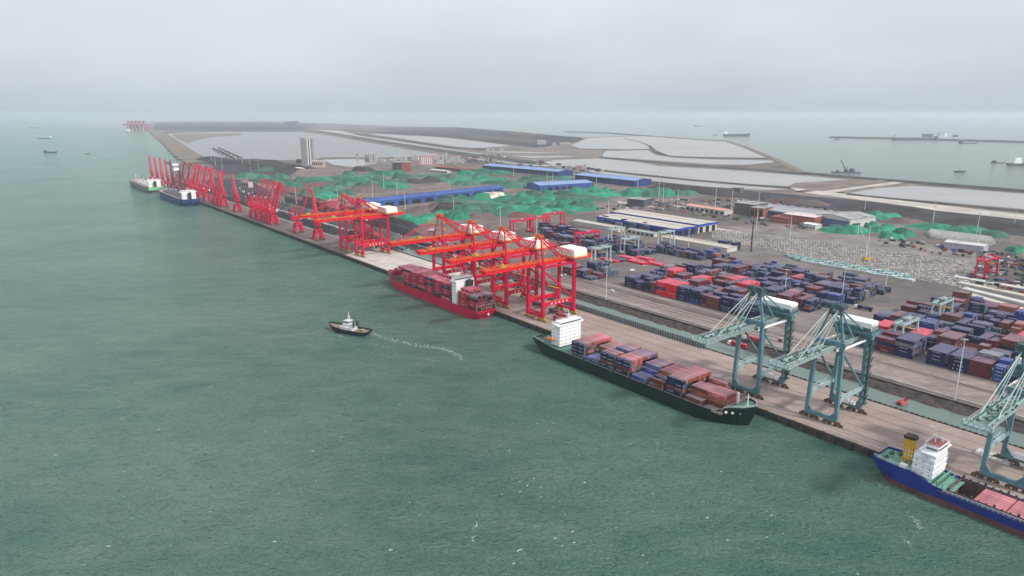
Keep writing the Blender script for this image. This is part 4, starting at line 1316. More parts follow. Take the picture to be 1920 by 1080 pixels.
for k in range(6):
    b.bar((28.6, -7.5 + k * 3, 2.3), (28.6, -7.5 + k * 3, 5.4), .5)
b.bar((28.6, -8, 5.4), (28.6, 8, 5.4), .6, .6); b.bar((31, -8, 2.3), (31, -8, 5), .4); b.bar((31, 8, 2.3), (31, 8, 5), .4); b.bar((31, -8, 5), (31, 8, 5), .4)
b.build("stowage_frame", M_deckg, B0)
b = MB(); b.box(27, 33, -9.2, 9.2, 2.21, 2.35); b.build("well_deck", mat("dull_green_deck", (.1, .2, .165), .75), B0)
# pink-red containers in the hold of the blue ship
for row in range(6):
    for t in (0, 1, 2):
        if t < 2 and row != 0: continue
        for seg in range(2):
            u = -75.5 - (43.5 + seg * 12.6) - 12.2
            add_box(u, -10.2 - 6.4 + row * 2.54, -4.5 + t * 2.62 + .0, 12.2, 'salmon', "salmon red container in blue ship's hold, %s row, %s, %s" % (nth(row + 1), tier_word(t, 3), "nearer the bridge" if seg == 0 else "farther from bridge"), 2)

# --- the two bulk carriers far left
def bulker(label, u, v, L, Bm, mh, mb, accent, accent2=None, cat="ship"):
    r = ship_root("bulk_carrier", label, cat, u, v, True, "bulk carriers moored at the coal berths")
    h, d = hull(L, Bm, 9.0, mh, mb, zboot=1.5, bow_rise=3, transom=.85, stern_len=.08, bow_len=.12)
    h.build("hull", [mh, mb], r)
    deck_mesh(d).build("deck", M_hatch, r)
    MB().box(-.5, 3.0, -Bm * .42, Bm * .42, 3.0, 9.9).build("stern_plate", accent2 or mh, r)
    b = MB()
    for k in range(7): b.box(42 + k * 24, 58 + k * 24, -Bm * .3, Bm * .3, 9.05, 11.6)
    b.build("hatch_cover", accent, r)
    for k in range(4):
        b = MB()
        x = 37 + k * 48
        b.tube((x, 0, 9), (x, 0, 24), 1.0, 8, 0, .8); b.bar((x, 0, 23), (x + 20, 0, 17), .8)
        b.build("deck_crane", accent, r)
    bridge(r, 12, 22, Bm * .34, 9, 25, wing=3.5, levels=4)
    funnel(r, 7, 0, 9, 22, 5, 5, M_dark)
    b = MB(); b.tube((L - 8, 0, 12), (L - 8, 0, 23), .5, 8); b.bar((L - 8, -2, 20), (L - 8, 2, 20), .4); b.build("foremast", M_mast, r)
    b = MB()
    for y in (-7, -2.5, 2, 6.5): b.box(-.4, .2, y, y + 2.6, 5.4, 6.6)
    b.build("stern_port", M_navy2, r)
    return r
bulker("bulk carrier with light green stern and grey sides, leftmost at the coal berths", 1492, -27, 232, 37, mat("greenish_grey_hull", (.16, .20, .15), .7, .25, .05), mat("worn_grey_hull", (.14, .11, .10), .7, .3, .05), mat("pale_deck_gear", (.45, .44, .42), .7), M_green2)
bulker("navy blue bulk carrier with broad white bridge, moored just behind the green one", 1206, -23, 212, 36, M_navy2, M_navy2, mat("dark_hatches", (.09, .09, .10), .7))

# --- tug and its wake
tx0, tv0 = UV(692, 629, WZ); tx1, tv1 = UV(612, 616, WZ)
p0, p1 = W(tx0, tv0, 0), W(tx1, tv1, 0)
tl = (p1 - p0).length; ta = math.atan2(p1.y - p0.y, p1.x - p0.x)
T0 = empty("tugboat", "small black tugboat with white wheelhouse heading left, trailing a foamy wake", "tugboat", (p0.x, p0.y, WZ), ta)
sc_ = tl / 34.0
hb_, dk = hull(34, 10.5, 2.0, M_dark, M_dark, zboot=.4, bow_rise=.7, transom=.8, stern_len=.12, bow_len=.35, zk=-1.5, rise_bow=.6)
M_tugb = mat("tug_black", (.012, .016, .02), .5)
h = hb_.build("hull", [M_tugb, M_tugb], T0)
deck_mesh(dk).build("deck", mat("tug_deck", (.20, .17, .13), .8, .3, .5), T0)
b = MB(); b.box(12, 23, -3.2, 3.2, 2, 4.4); b.box(13.5, 20.5, -2.5, 2.5, 4.4, 6.5); b.box(15, 19.6, -2.0, 2.0, 6.5, 8.6); b.box(14.7, 19.9, -2.3, 2.3, 8.6, 8.85)
sp = b.build("wheelhouse", mat("tug_white", (.55, .56, .57), .6), T0)
b = WB(); b.box(14.95, 19.65, -1.6, 1.6, 7.2, 8.1); b.box(15.4, 19.2, -2.05, 2.05, 7.2, 8.1); windows(b, 12, 23, -3.2, 3.2, [2.9], 'y-', 4); windows(b, 12, 23, -3.2, 3.2, [2.9], 'y+', 4)
b.build("window", M_win, sp)
b = MB(); b.bar((16.5, 0, 8.8), (16.5, 0, 14.5), .4); b.bar((16.5, -1.4, 11.5), (16.5, 1.4, 11.5), .3); b.bar((15, 0, 8.8), (16.5, 0, 13), .25); b.build("mast", M_mast, T0)
for s in (-1, 1): MB().tube((11.2, s * 2.2, 4.9), (11.2, s * 2.2, 8.4), .7, 8).build("exhaust", M_dark, T0)
MB().box(4, 7, -1.5, 1.5, 2, 3.6).build("winch", mat("tug_winch", (.30, .22, .12), .7), T0)
MB().tube((28, -1.6, 3), (28, 1.6, 3), .8, 8).build("winch", MATS["tug_winch"], T0)
T0.scale = (sc_ * .92,) * 3

def foam_mat():
    return mat("sea_foam", (.62, .68, .66), .8, .08, .5)
def fleck(b, x, y, sx, sy, a, rnd):
    n = 6; pts = []
    for k in range(n):
        t = 2 * math.pi * k / n; rr = rnd.uniform(.45, 1.0)
        px_, py_ = math.cos(t) * sx * rr, math.sin(t) * sy * rr
        pts.append((x + px_ * math.cos(a) - py_ * math.sin(a), y + px_ * math.sin(a) + py_ * math.cos(a), 0))
    b.add(pts, [tuple(range(n))])
rnd = random.Random(5)
b = MB()
def trail(px, n, spread, size, dens=1.0):
    pts = [PX(x, y, 0) if False else Vector((*ground(x, y, WZ), 0)) for x, y in px]
    for i in range(len(pts) - 1):
        p, q = pts[i], pts[i + 1]
        d = (q - p); a = math.atan2(d.y, d.x)
        for k in range(int(n * d.length)):
            t = rnd.random(); c = p.lerp(q, t)
            o = rnd.gauss(0, spread)
            fleck(b, c.x - math.sin(a) * o, c.y + math.cos(a) * o, rnd.uniform(.5, 1.6) * size, rnd.uniform(.15, .5) * size, a + rnd.uniform(-.5, .5), rnd)
trail([(693, 622), (715, 632), (745, 640), (772, 645), (800, 650)], 5.0, 2.0, .55)
trail([(800, 650), (832, 654), (852, 662), (868, 674)], 4.5, 1.3, .55)
trail([(868, 674), (840, 677), (800, 674), (778, 670)], 1.6, 2.2, .45)
trail([(778, 670), (740, 655), (700, 645), (680, 640)], .3, 2.0, .5)
trail([(625, 626), (650, 634), (690, 640)], 1.5, .6, .5)
trail([(868, 674), (930, 690), (1000, 708)], .15, 2.5, .5)
b2 = b
w = b.build("wake_foam", foam_mat()); w.location = (0, 0, WZ + .06)
tag(w, "curling trail of white foam behind the tug", "foam", kind="stuff")
b = MB()
wind = math.radians(20)
for k in range(1500):
    x = rnd.uniform(-60, 1980) if k % 3 else rnd.gauss(1100, 260); y = 1080 - (1080 - 430) * rnd.random() ** 1.1
    if noise.noise(Vector((x * .012, y * .02, 1.7))) < rnd.uniform(-.15, .35): continue
    g = ground(x, y, WZ)
    dd = (g[0] - OX) * VX + (g[1] - OY) * VY
    if dd > -40: continue
    s = rnd.choice((.14, .18, .24, .30, .45, .8))
    fleck(b, g[0], g[1], s * rnd.uniform(.6, 1.5), s * .35, wind + rnd.uniform(-.4, .4), rnd)
for (x, y, n, sp_) in ((892, 985, 26, 1.8), (888, 1010, 14, 1.0), (1715, 975, 24, 1.5), (1722, 985, 18, 1.2), (1703, 1018, 12, 1.1), (955, 845, 10, 1.0), (430, 490, 14, 1.5), (180, 615, 10, 1), (640, 820, 10, 1.2), (1230, 830, 12, 1.4), (750, 760, 10, 1.0)):
    g = ground(x, y, WZ)
    for k in range(n): fleck(b, g[0] + rnd.gauss(0, sp_ * .5), g[1] + rnd.gauss(0, sp_ * 1.2), rnd.uniform(.15, .5), .15, 1.2 + rnd.uniform(-.6, .6), rnd)
w = b.build("sea_foam", foam_mat()); w.location = (0, 0, WZ + .05)
tag(w, "scattered small white wave crests on the green sea", "foam", kind="stuff")
# ---------------------------------------------------------------- containers
CC = {'crimson': (0.36, 0.018, 0.040), 'maroon': (0.105, 0.018, 0.024), 'rose': (0.50, 0.10, 0.12), 'navy': (0.010, 0.016, 0.060), 'grey': (0.16, 0.16, 0.17), 'slate': (0.045, 0.065, 0.11),
      'rust': (0.27, 0.088, 0.060), 'brown': (0.13, 0.042, 0.034), 'red': (0.55, 0.012, 0.030), 'blue': (0.022, 0.05, 0.20), 'violet': (0.13, 0.13, 0.25), 'white': (0.6, .6, .6), 'teal': (.05, .20, .19), 'salmon': (0.48, 0.11, 0.11)}
M_mark = mat("container_marking", (.55, .57, .60), .7, .1)
BOXM = {}
TOPF = {}
def box_mats(c):
    col = CC[c]
    side = mat("container_" + c, col, .75, .25, .25, detail=5, rand=.18)
    # roofs take a greyer, mostly paler mix of the side colour
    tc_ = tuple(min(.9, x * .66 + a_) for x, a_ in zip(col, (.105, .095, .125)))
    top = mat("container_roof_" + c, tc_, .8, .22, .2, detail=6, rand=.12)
    return [side, top, M_mark, M_dark]
def box_shape(b, x0, y0, z0, L, mark, mb=0, mt=1, mm=2, md=3):
    H, Wd = 2.55, 2.40
    x1, y1, z1 = x0 + L, y0 + Wd, z0 + H
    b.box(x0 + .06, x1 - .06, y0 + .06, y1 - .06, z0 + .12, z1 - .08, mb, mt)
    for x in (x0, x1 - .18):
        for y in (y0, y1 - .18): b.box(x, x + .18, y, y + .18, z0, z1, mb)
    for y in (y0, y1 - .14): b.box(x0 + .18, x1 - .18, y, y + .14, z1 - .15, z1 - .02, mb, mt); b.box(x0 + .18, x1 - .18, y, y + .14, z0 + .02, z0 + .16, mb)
    # door bars on the end facing -u (local +x)
    b.box(x1 - .06, x1 - .02, y0 + Wd / 2 - .03, y0 + Wd / 2 + .03, z0 + .15, z1 - .15, md)
    for q in (.5, .85, 1.55, 1.9): b.box(x1 - .06, x1, y0 + q, y0 + q + .06, z0 + .15, z1 - .15, mm if mark else mb)
    if mark == 1:                                        # shipping line lettering as white strokes
        n = 5 if L < 8 else 6
        for k in range(n):
            xx = x0 + L * .5 - n * .45 + k * .9
            for yy, s in ((y0 + .06, -1), (y1 - .06, 1)):
                a, c = min(yy, yy + s * .03), max(yy, yy + s * .03)
                b.box(xx, xx + .62, a, c, z0 + 1.55, z0 + 1.8, mm); b.box(xx + .1 * (k % 3), xx + .2 + .1 * (k % 3), a, c, z0 + 1.15, z0 + 1.55, mm)
    elif mark == 2:
        for yy, s in ((y0 + .06, -1), (y1 - .06, 1)):
            a, c = min(yy, yy + s * .03), max(yy, yy + s * .03)
            for k in range(3): b.box(x0 + L * .25 + k * L * .22, x0 + L * .25 + k * L * .22 + .8, a, c, z0 + 1.0, z0 + 1.7, mm)
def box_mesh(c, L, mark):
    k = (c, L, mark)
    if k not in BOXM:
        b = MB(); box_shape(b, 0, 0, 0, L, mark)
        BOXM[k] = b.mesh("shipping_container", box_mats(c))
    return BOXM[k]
ALLBOX = []        # dist, u(low end), v(low side), z, L, colour, mark, label, group
def reg(u, v, z, L, c, mark, label, group, prio=0):
    p = W(u, v, z)
    d = (p - Vector((0, 0, CAMH))).length
    ALLBOX.append((d - prio, u, v, z, L, c, mark, label, group))
GN = ["containers stacked on the red ship", "containers stacked on the green ship", "containers in the hold of the blue ship"]
rb = random.Random(9)
for (u, v, z, L, c, lab, sh) in SHIPBOX:
    mk = 1 if rb.random() < (.75 if c in ('navy', 'crimson', 'blue') else .3) else 0
    if sh == 2: mk = 0
    reg(u, v - 1.2, z, L, c, mk, lab, GN[sh], prio=[60, 2000, 2000][sh])
# yard blocks: (u high, u low, v0, rows, palette, name, height range)
PAL = {'dark': ['navy'] * 9 + ['slate'] * 3 + ['maroon', 'brown', 'blue'], 'mix': ['navy'] * 9 + ['maroon'] * 3 + ['brown'] * 3 + ['slate', 'slate', 'blue', 'rust', 'grey'],
       'red': ['red', 'red', 'crimson', 'red'], 'far': ['navy'] * 5 + ['slate'] * 4 + ['maroon', 'grey']}
def block(uh, ul, v0, rows, pal, name, hmin, hmax, seed, gaps=.08, special=None):
    r = random.Random(seed)
    bays = []; u = uh; i = 0
    while u > ul:
        L = 12.2 if (special and i in special) or r.random() < .52 else 6.06
        base = r.randint(hmin, hmax)
        if r.random() < gaps: base = r.choice((0, 1, 2))
        dom = r.choice(PAL[pal]); cols = []; hs = []; k = 0
        while k < rows:
            run = r.randint(2, 5); cc = dom if r.random() < .55 else r.choice(PAL[pal]); hh = max(0, min(5, base + r.choice((0, 0, 0, -1, -2, 1))))
            if special and i in special: cc, hh = special[i]
            for q in range(run):
                if k < rows: cols.append(cc); hs.append(hh); k += 1
        bays.append((u - L, L, hs, cols)); u -= L + r.choice((.5, .5, .9, 1.6)); i += 1
    n = len(bays)
    for i, (u, L, hs, cols) in enumerate(bays):
        for k in range(rows):
            T = hs[k]
            for t in range(T):
                front = k == 0 or hs[k - 1] <= t
                near = i == n - 1 or bays[i + 1][2][k] <= t or t == T - 1
                farr = i == 0 or bays[i - 1][2][k] <= t
                if not (t == T - 1 or front or near or farr): continue
                c = cols[k]
                if t != T - 1 and r.random() < .2: c = r.choice(PAL[pal])
                mk = r.choice((0, 0, 1, 1, 2)) if c in ('navy', 'blue', 'slate', 'red', 'grey') else (1 if r.random() < .15 else 0)
                reg(u, v0 + k * 2.52, t * 2.62 + .03, L, c, mk, "%s container, %s, %s stack, %s row, %s" % (ADJ[c], name, nth(i + 1), nth(k + 1), tier_word(t, T)), "containers stacked in the yard")
YARD = [
    # middle yard (uh, ul, v0, rows, palette, name, hmin, hmax, seed, special)
    (253, 92, 158, 8, 'dark', "middle yard front block", 4, 5, 31, {4: ('red', 5), 5: ('red', 5)}),
    (258, 90, 186, 8, 'mix', "middle yard second block", 3, 5, 32, {}),
    (262, 86, 214, 8, 'mix', "middle yard third block", 3, 5, 33, {5: ('red', 3), 10: ('red', 5), 2: ('red', 4)}),
    (262, 84, 242, 8, 'mix', "middle yard fourth block", 3, 5, 34, {3: ('slate', 3), 7: ('red', 3)}),
    (250, 80, 270, 8, 'dark', "middle yard fifth block", 3, 5, 35, {}),
    (250, 78, 298, 8, 'mix', "middle yard sixth block", 3, 4, 36, {9: ('crimson', 3)}),
    (230, 76, 326, 7, 'dark', "middle yard back block", 3, 4, 37, {}),
    # right yard
    (30, -240, 160, 9, 'mix', "right yard front block", 4, 5, 41, {0: ('slate', 3), 1: ('slate', 4), 5: ('navy', 4), 6: ('navy', 4)}),
    (28, -240, 190, 8, 'mix', "right yard second block", 4, 5, 42, {1: ('red', 4), 4: ('red', 4)}),
    (34, -240, 218, 8, 'mix', "right yard third block", 3, 5, 43, {}),
    (30, -240, 246, 8, 'dark', "right yard fourth block", 3, 4, 44, {8: ('red', 4)}),
    (36, -200, 274, 8, 'mix', "right yard fifth block", 3, 4, 45, {}),
    (30, -200, 302, 8, 'dark', "right yard sixth block", 3, 4, 46, {}),
    (20, -160, 330, 8, 'mix', "right yard back block", 3, 4, 47, {}),
]
for (uh, ul, v0, rows, pal, nm, a, c, sd, spc) in YARD: block(uh, ul, v0, rows, pal, nm, a, c, sd, .10, spc)
# left yard behind the red cranes
for k, (px, du, rows, pal, nm, a, c) in enumerate([((1055, 512), 38, 9, 'dark', "the small block behind the nearest red crane", 3, 4), ((1100, 512), 26, 9, 'dark', "the navy block left of the light pole", 4, 5),
        ((1010, 430), 190, 6, 'far', "the long back row of the left yard", 3, 4), ((1012, 444), 170, 6, 'far', "the second long row of the left yard", 3, 4),
        ((1060, 446), 150, 6, 'dark', "the third long row of the left yard", 2, 4), ((1030, 462), 120, 6, 'mix', "the low mixed row near the red gantries", 1, 3),
        ((1215, 470), 75, 5, 'dark', "the row before the white roofed shed", 3, 4), ((1120, 420), 95, 5, 'far', "the row beside the white strip roof", 3, 4),
        ((1238, 468), 80, 4, 'mix', "the row left of the white shed wall", 3, 3),
        ((775, 455), 170, 6, 'far', "the far grey row behind the fourth red crane", 2, 3),
        ((1310, 482), 26, 10, 'dark', "the isolated maroon and navy stack by the paving", 2, 3), ((1345, 465), 26, 5, 'mix', "the lone brown stack right of the white shed", 4, 4)]):
    u, v = UV(*px)
    block(u, u - du, v, rows, pal, nm, a, c, 60 + k, .05)
for k, (x, y, n) in enumerate([(1172, 486, 4), (1190, 494, 5), (1205, 487, 3), (1222, 497, 4), (1140, 490, 4)]):
    u, v = UV(x, y)
    for i in range(n):
        for q in range(2):
            reg(u - i * 0.3 - q * 12.6 , v + i * 2.55, .03, 12.2, 'red', 0, "low red container on open paving, %s group, %s row, %s" % (nth(k + 1), nth(i + 1), "near end" if q else "far end"), "containers stacked in the yard")
ALLBOX.sort(key=lambda a: a[0])
NIND = 330
for k, (d, u, v, z, L, c, mk, lab, grp) in enumerate(ALLBOX[:NIND]):
    o = bpy.data.objects.new("shipping_container", box_mesh(c, L, mk))
    COL.objects.link(o)
    o.location = W(u + L, v, z); o.rotation_euler = (0, 0, RZ)
    tag(o, lab, "container", grp)
# all the others as one object
mats = []; idx = {}
for c in CC:
    idx[c] = len(mats)
    cm = box_mats(c); mats += [cm[0], cm[1]]
imk = len(mats); mats += [M_mark, M_dark]
class RB(MB):
    def box(self, x0, x1, y0, y1, z0, z1, mi=0, tmi=None):
        # x runs towards -u, y inland
        P = lambda x, y, z: (OX - UX * x + VX * y, OY - UY * x + VY * y, z)
        vs = [P(x0, y0, z0), P(x1, y0, z0), P(x1, y1, z0), P(x0, y1, z0), P(x0, y0, z1), P(x1, y0, z1), P(x1, y1, z1), P(x0, y1, z1)]
        self.add(vs, [(0, 1, 5, 4), (1, 2, 6, 5), (2, 3, 7, 6), (3, 0, 4, 7)], mi)
        n = len(self.v) - 8
        self.f.append((n + 4, n + 5, n + 6, n + 7)); self.m.append(mi if tmi is None else tmi)
        return self
rb_ = RB()
for (d, u, v, z, L, c, mk, lab, grp) in ALLBOX[NIND:]:
    if d < 900:
        box_shape(rb_, -(u + L), v, z, L, mk, idx[c], idx[c] + 1, imk, imk + 1)
    else:
        rb_.box(-(u + L), -u, v, v + 2.4, z, z + 2.55, idx[c], idx[c] + 1)
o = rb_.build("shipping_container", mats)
tag(o, "rows of navy, maroon and red containers filling the back of the yard", "container", kind="stuff")
print("containers", len(ALLBOX))
# ---------------------------------------------------------------- buildings, sheds, heaps, masts, vehicles, small craft
M_bluer = mat("blue_sheet_roof", (0.035, 0.085, 0.29), .55, .15, .05, detail=5)
M_bluerl = mat("pale_blue_roof", (0.20, 0.29, 0.50), .55, .12, .05)
M_bluew = mat("navy_sheet_wall", (0.020, 0.040, 0.165), .6, .2, .1)
M_tan = mat("sandy_roof", (0.47, 0.43, 0.38), .7, .12, .08, detail=6)
M_greyr = mat("grey_sheet_roof", (0.30, 0.30, 0.32), .7, .15, .05)
M_palew = mat("pale_wall", (0.50, 0.49, 0.47), .7, .12, .1)
M_pink = mat("pink_brick", (0.42, 0.22, 0.20), .8, .15, .1)
M_brick = mat("red_brick", (0.26, 0.085, 0.065), .85, .25, .1)
M_open = mat("dark_opening", (0.015, 0.015, 0.018), .9, .3, .3)
M_steel = mat("galvanised_steel", (0.50, 0.51, 0.52), .5, .1, .3)

def frame(p, q):
    """length and angle of the eaves line from pixel p to q on the ground"""
    a, b_ = PX(*p), PX(*q)
    d = b_ - a
    return a, d.length, math.atan2(d.y, d.x)
def gable(name, label, p, q, depth, h, ridge, mroof, mwall, openings=0, group=None, cat="shed", bays=None, opening_z=(0.8, None), side=1, fascia=None, endopen=0):
    """long gabled building: front wall runs from pixel p to q on the ground, body extends inland by depth"""
    a, L, ang = frame(p, q)
    r = empty(name, label, cat, a, ang, group)
    D = depth * side
    lo, hi = min(0, D), max(0, D)
    b = MB(); b.box(0, L, lo, hi, 0, h)
    # gable ends
    for x in (0.0, L): b.add([(x, lo, h), (x, hi, h), (x, (lo + hi) / 2, h + ridge - .05)], [(0, 1, 2)])
    b.build("wall", mwall, r)
    b = MB(); m = (lo + hi) / 2; e = 0.9
    t = .25
    for y0, y1 in ((lo - e, m), (m, hi + e)):
        za, zb = (h - .05, h + ridge) if y0 < m - 1 else (h + ridge, h - .05)
        vs = [(-e, y0, za), (L + e, y0, za), (L + e, y1, zb), (-e, y1, zb)]
        vs += [(x, y, z + t) for x, y, z in vs]
        b.add(vs, [(3, 2, 1, 0), (4, 5, 6, 7), (0, 1, 5, 4), (1, 2, 6, 5), (2, 3, 7, 6), (3, 0, 4, 7)])
    n = int(L / 12)
    for k in range(1, n): b.bar((L * k / n, lo - e, h + .25), (L * k / n, m, h + ridge + .25), .3, .12); b.bar((L * k / n, m, h + ridge + .25), (L * k / n, hi + e, h + .25), .3, .12)
    b.bar((0, m, h + ridge + .4), (L, m, h + ridge + .4), 1.2, .7)
    b.build("roof", mroof, r)
    if fascia:
        b = MB(); fr = lo if side > 0 else hi
        b.box(-e, L + e, lo - e - .15, lo - e, h - 2.6, h + .5); b.box(L + e, L + e + .15, lo - e, hi + e, h - 2.6, h + .5)
        b.build("fascia", fascia, r)
    z1 = opening_z[1] or h * .62
    yf = lo
    for k in range(openings):
        if bays and k not in bays: continue
        x0 = L * (k + .18) / openings; x1 = L * (k + .82) / openings
        MB().box(x0, x1, yf - .08, yf - .003, opening_z[0], z1).build("doorway", M_open, r)
    for k in range(endopen):
        y0 = lo + (hi - lo) * (k + .2) / endopen; y1 = lo + (hi - lo) * (k + .75) / endopen
        MB().box(L + .003, L + .08, y0, y1, 0.2, h * .7).build("doorway", M_open, r)
    return r
G_SH = "long blue stockyard sheds"
def U(u, v):
    """photo pixel of a quay-frame ground point, for builders that take pixels"""
    w = W(u, v); zc = w.y * math.cos(PITCH) + CAMH * math.sin(PITCH); yc = w.y * math.sin(PITCH) - CAMH * math.cos(PITCH)
    return (960 + F * w.x / zc, 540 - F * yc / zc)
gable("storage_shed", "longest blue shed, slanting across the middle of the stockyard with dark openings", (690, 392), (944, 362), 42, 12, 3.5, M_bluer, M_bluer, 11, G_SH, opening_z=(.3, 8.0))
gable("storage_shed", "short blue shed amid green heaps, right of the longest shed", (1012, 358), (1112, 352), 60, 12, 4, M_bluerl, M_bluer, 8, G_SH, bays=(1, 2, 3, 4), opening_z=(.3, 7))
gable("storage_shed", "far pale blue roofed shed in the back row, left one", (905, 318), (1046, 331), 60, 13, 4, M_bluerl, M_bluew, 22, G_SH, opening_z=(5, 12))
gable("storage_shed", "pale blue roofed shed in the back row, right one", (1078, 338), (1190, 350), 60, 14, 4, M_bluerl, M_bluew, 16, G_SH, bays=range(0, 10), opening_z=(5, 12))
gable("warehouse", "front blue warehouse with sandy roof beside the container rows", U(560, 425), U(402, 425), 44, 11, 1.2, M_tan, M_bluew, 8, "twin blue and sandy warehouses", "warehouse", bays=(), fascia=mat("blue_fascia", (.02, .06, .36), .5), endopen=3)
gable("warehouse", "rear blue warehouse with sandy roof behind its twin", U(575, 474), U(402, 474), 44, 12.5, 1.2, M_tan, M_palew, 8, "twin blue and sandy warehouses", "warehouse", bays=(), fascia=mat("blue_fascia", (.02, .06, .36), .5), endopen=3)
gable("storage_shed", "low white roofed shed behind the maroon container row", U(395, 384), U(290, 384), 22, 6, 1.5, M_tan, M_palew, 0)
gable("storage_shed", "thin white roofed shed left of the front blue warehouse", U(575, 388), U(480, 388), 16, 6, 1.5, M_tan, M_palew, 0)
gable("storage_shed", "small pale shed with dark bays below the blue warehouse", U(470, 398), U(420, 398), 12, 5, 1.2, M_greyr, M_palew, 6, opening_z=(.5, 3.5))
gable("warehouse", "very long grey blue warehouse right of the brick blocks", (1405, 402), (1590, 430), 75, 12, 5, M_greyr, mat("slate_blue_wall", (.10, .14, .26), .7), 5, None, "warehouse", bays=(1, 2, 3), opening_z=(4, 9))
gable("warehouse", "pale gabled end hall of the long grey warehouse with a rusty door", (1592, 430), (1640, 424), 60, 15, 4, M_greyr, M_palew, 2, None, "hall", bays=(0,), opening_z=(.3, 8))
gable("workshop", "low arcaded building with pale pink roof behind the twin warehouses", (1285, 392), (1358, 403), 22, 7, 2, mat("pink_roof", (.58, .30, .28), .7), M_palew, 8, None, "workshop", opening_z=(.3, 4.5))
gable("factory_block", "dark windowed brick block left of the long grey warehouse", (1376, 400), (1412, 405), 40, 19, .6, M_greyr, mat("dark_brick", (.10, .085, .085), .8), 0, None, "building")
gable("factory_block", "red brick block with pale strip, right of the dark brick one", (1406, 406), (1430, 409), 30, 16, .6, M_greyr, M_brick, 3, None, "building", opening_z=(2, 12))
gable("factory_block", "low brick building with dark base, second of the brick group", (1445, 416), (1478, 420), 28, 9, .6, M_brick, M_brick, 0, None, "building")
gable("factory_block", "brick building with pale pink flat roof, right of the brick group", (1468, 417), (1526, 425), 34, 14, 1, mat("pale_pink_roof", (.62, .52, .52), .7), M_brick, 0, None, "building")
gable("office_block", "small white and blue block at the foot of the brick buildings", (1505, 428), (1528, 432), 14, 8, .5, M_white, M_palew, 4, None, "office", opening_z=(2, 4))
gable("storage_shed", "low white shed in front of the translucent tunnels", (1770, 465), (1843, 474), 24, 8, 1.6, M_palew, mat("lilac_wall", (.38, .38, .47), .7), 0)
for k in range(3):
    x0 = 1738 + k * 3; y0 = 441 + k * 3.4
    a, L, ang = frame((x0, y0), (x0 + 110, y0 + 14))
    r = empty("greenhouse", "translucent arched tunnel, %s of three beside the green netting" % ["rear one", "middle one", "front one"][k], "greenhouse", a, ang, "translucent tunnels by the green netting")
    b = MB(); n = 10; R_ = 13
    vs = []
    for x in (0, L):
        for i in range(n + 1):
            t = math.pi * i / n; vs.append((x, R_ - math.cos(t) * R_, math.sin(t) * 7.5))
    b.add(vs, [(i, n + 1 + i, n + 2 + i, i + 1) for i in range(n)] + [tuple(range(n + 1)), tuple(range(2 * n + 1, n, -1))])
    b.build("cover", mat("tunnel_sheet", (.27, .265, .25), .6, .15, .1), r)
    for j in range(int(L / 8)):
        b = MB()
        for i in range(n):
            t0, t1 = math.pi * i / n, math.pi * (i + 1) / n
            b.bar((j * 8, R_ - math.cos(t0) * (R_ + .1), math.sin(t0) * 7.6), (j * 8, R_ - math.cos(t1) * (R_ + .1), math.sin(t1) * 7.6), .25)
        b.build("hoop", M_steel, r)
# the tall twin slab beside the lagoon
p = PX(566, 311); q = PX(588, 311)
Wd = (q - p).length
r = empty("tower", "tall grey and white tower standing alone beside the lagoon", "tower", p, 0.0)
Ht = 92
b = MB(); b.box(0, Wd * .50, 0, 22, 0, Ht * .95); b.box(Wd * .50, Wd, 2, 24, 0, Ht * .97)
b.build("shaft", mat("tower_grey", (.33, .31, .30), .7, .1, .05), r)
b = MB()
b.box(Wd * .56, Wd * .64, 1.6, 2, 3, Ht); b.box(Wd * .74, Wd * .82, 1.6, 2, 3, Ht)
b.build("white_stripe", M_white, r)
b = MB(); b.box(Wd * .65, Wd * .73, 1.4, 1.9, 1, Ht * .99); b.build("dark_stripe", M_dark, r)
b = MB(); b.box(0, Wd * .3, -.4, 22, Ht * .95, Ht * .99); b.box(0, 1.5, 0, 1.5, Ht * .95, Ht * 1.03); b.build("parapet", M_greyr, r)
b = MB()
for k in range(26):
    z = 4 + k * 3.2
    b.box(Wd * .03, Wd * .47, -.12, -.003, z, z + 1.3); b.box(Wd * .84, Wd * .99, 1.88, 1.997, z, z + 1.3)
b.build("window_bands", mat("tower_glass", (.16, .17, .18), .4), r)
gable("annex", "low pale block at the foot of the tall tower", (585, 314), (606, 314), 30, 20, .6, M_palew, mat("beige_wall", (.42, .36, .32), .8), 6, None, "building", opening_z=(8, 16))
gable("hall", "dark low building left of the tall tower", (556, 306), (566, 306), 30, 14, 3, M_greyr, M_dark, 0, None, "building")
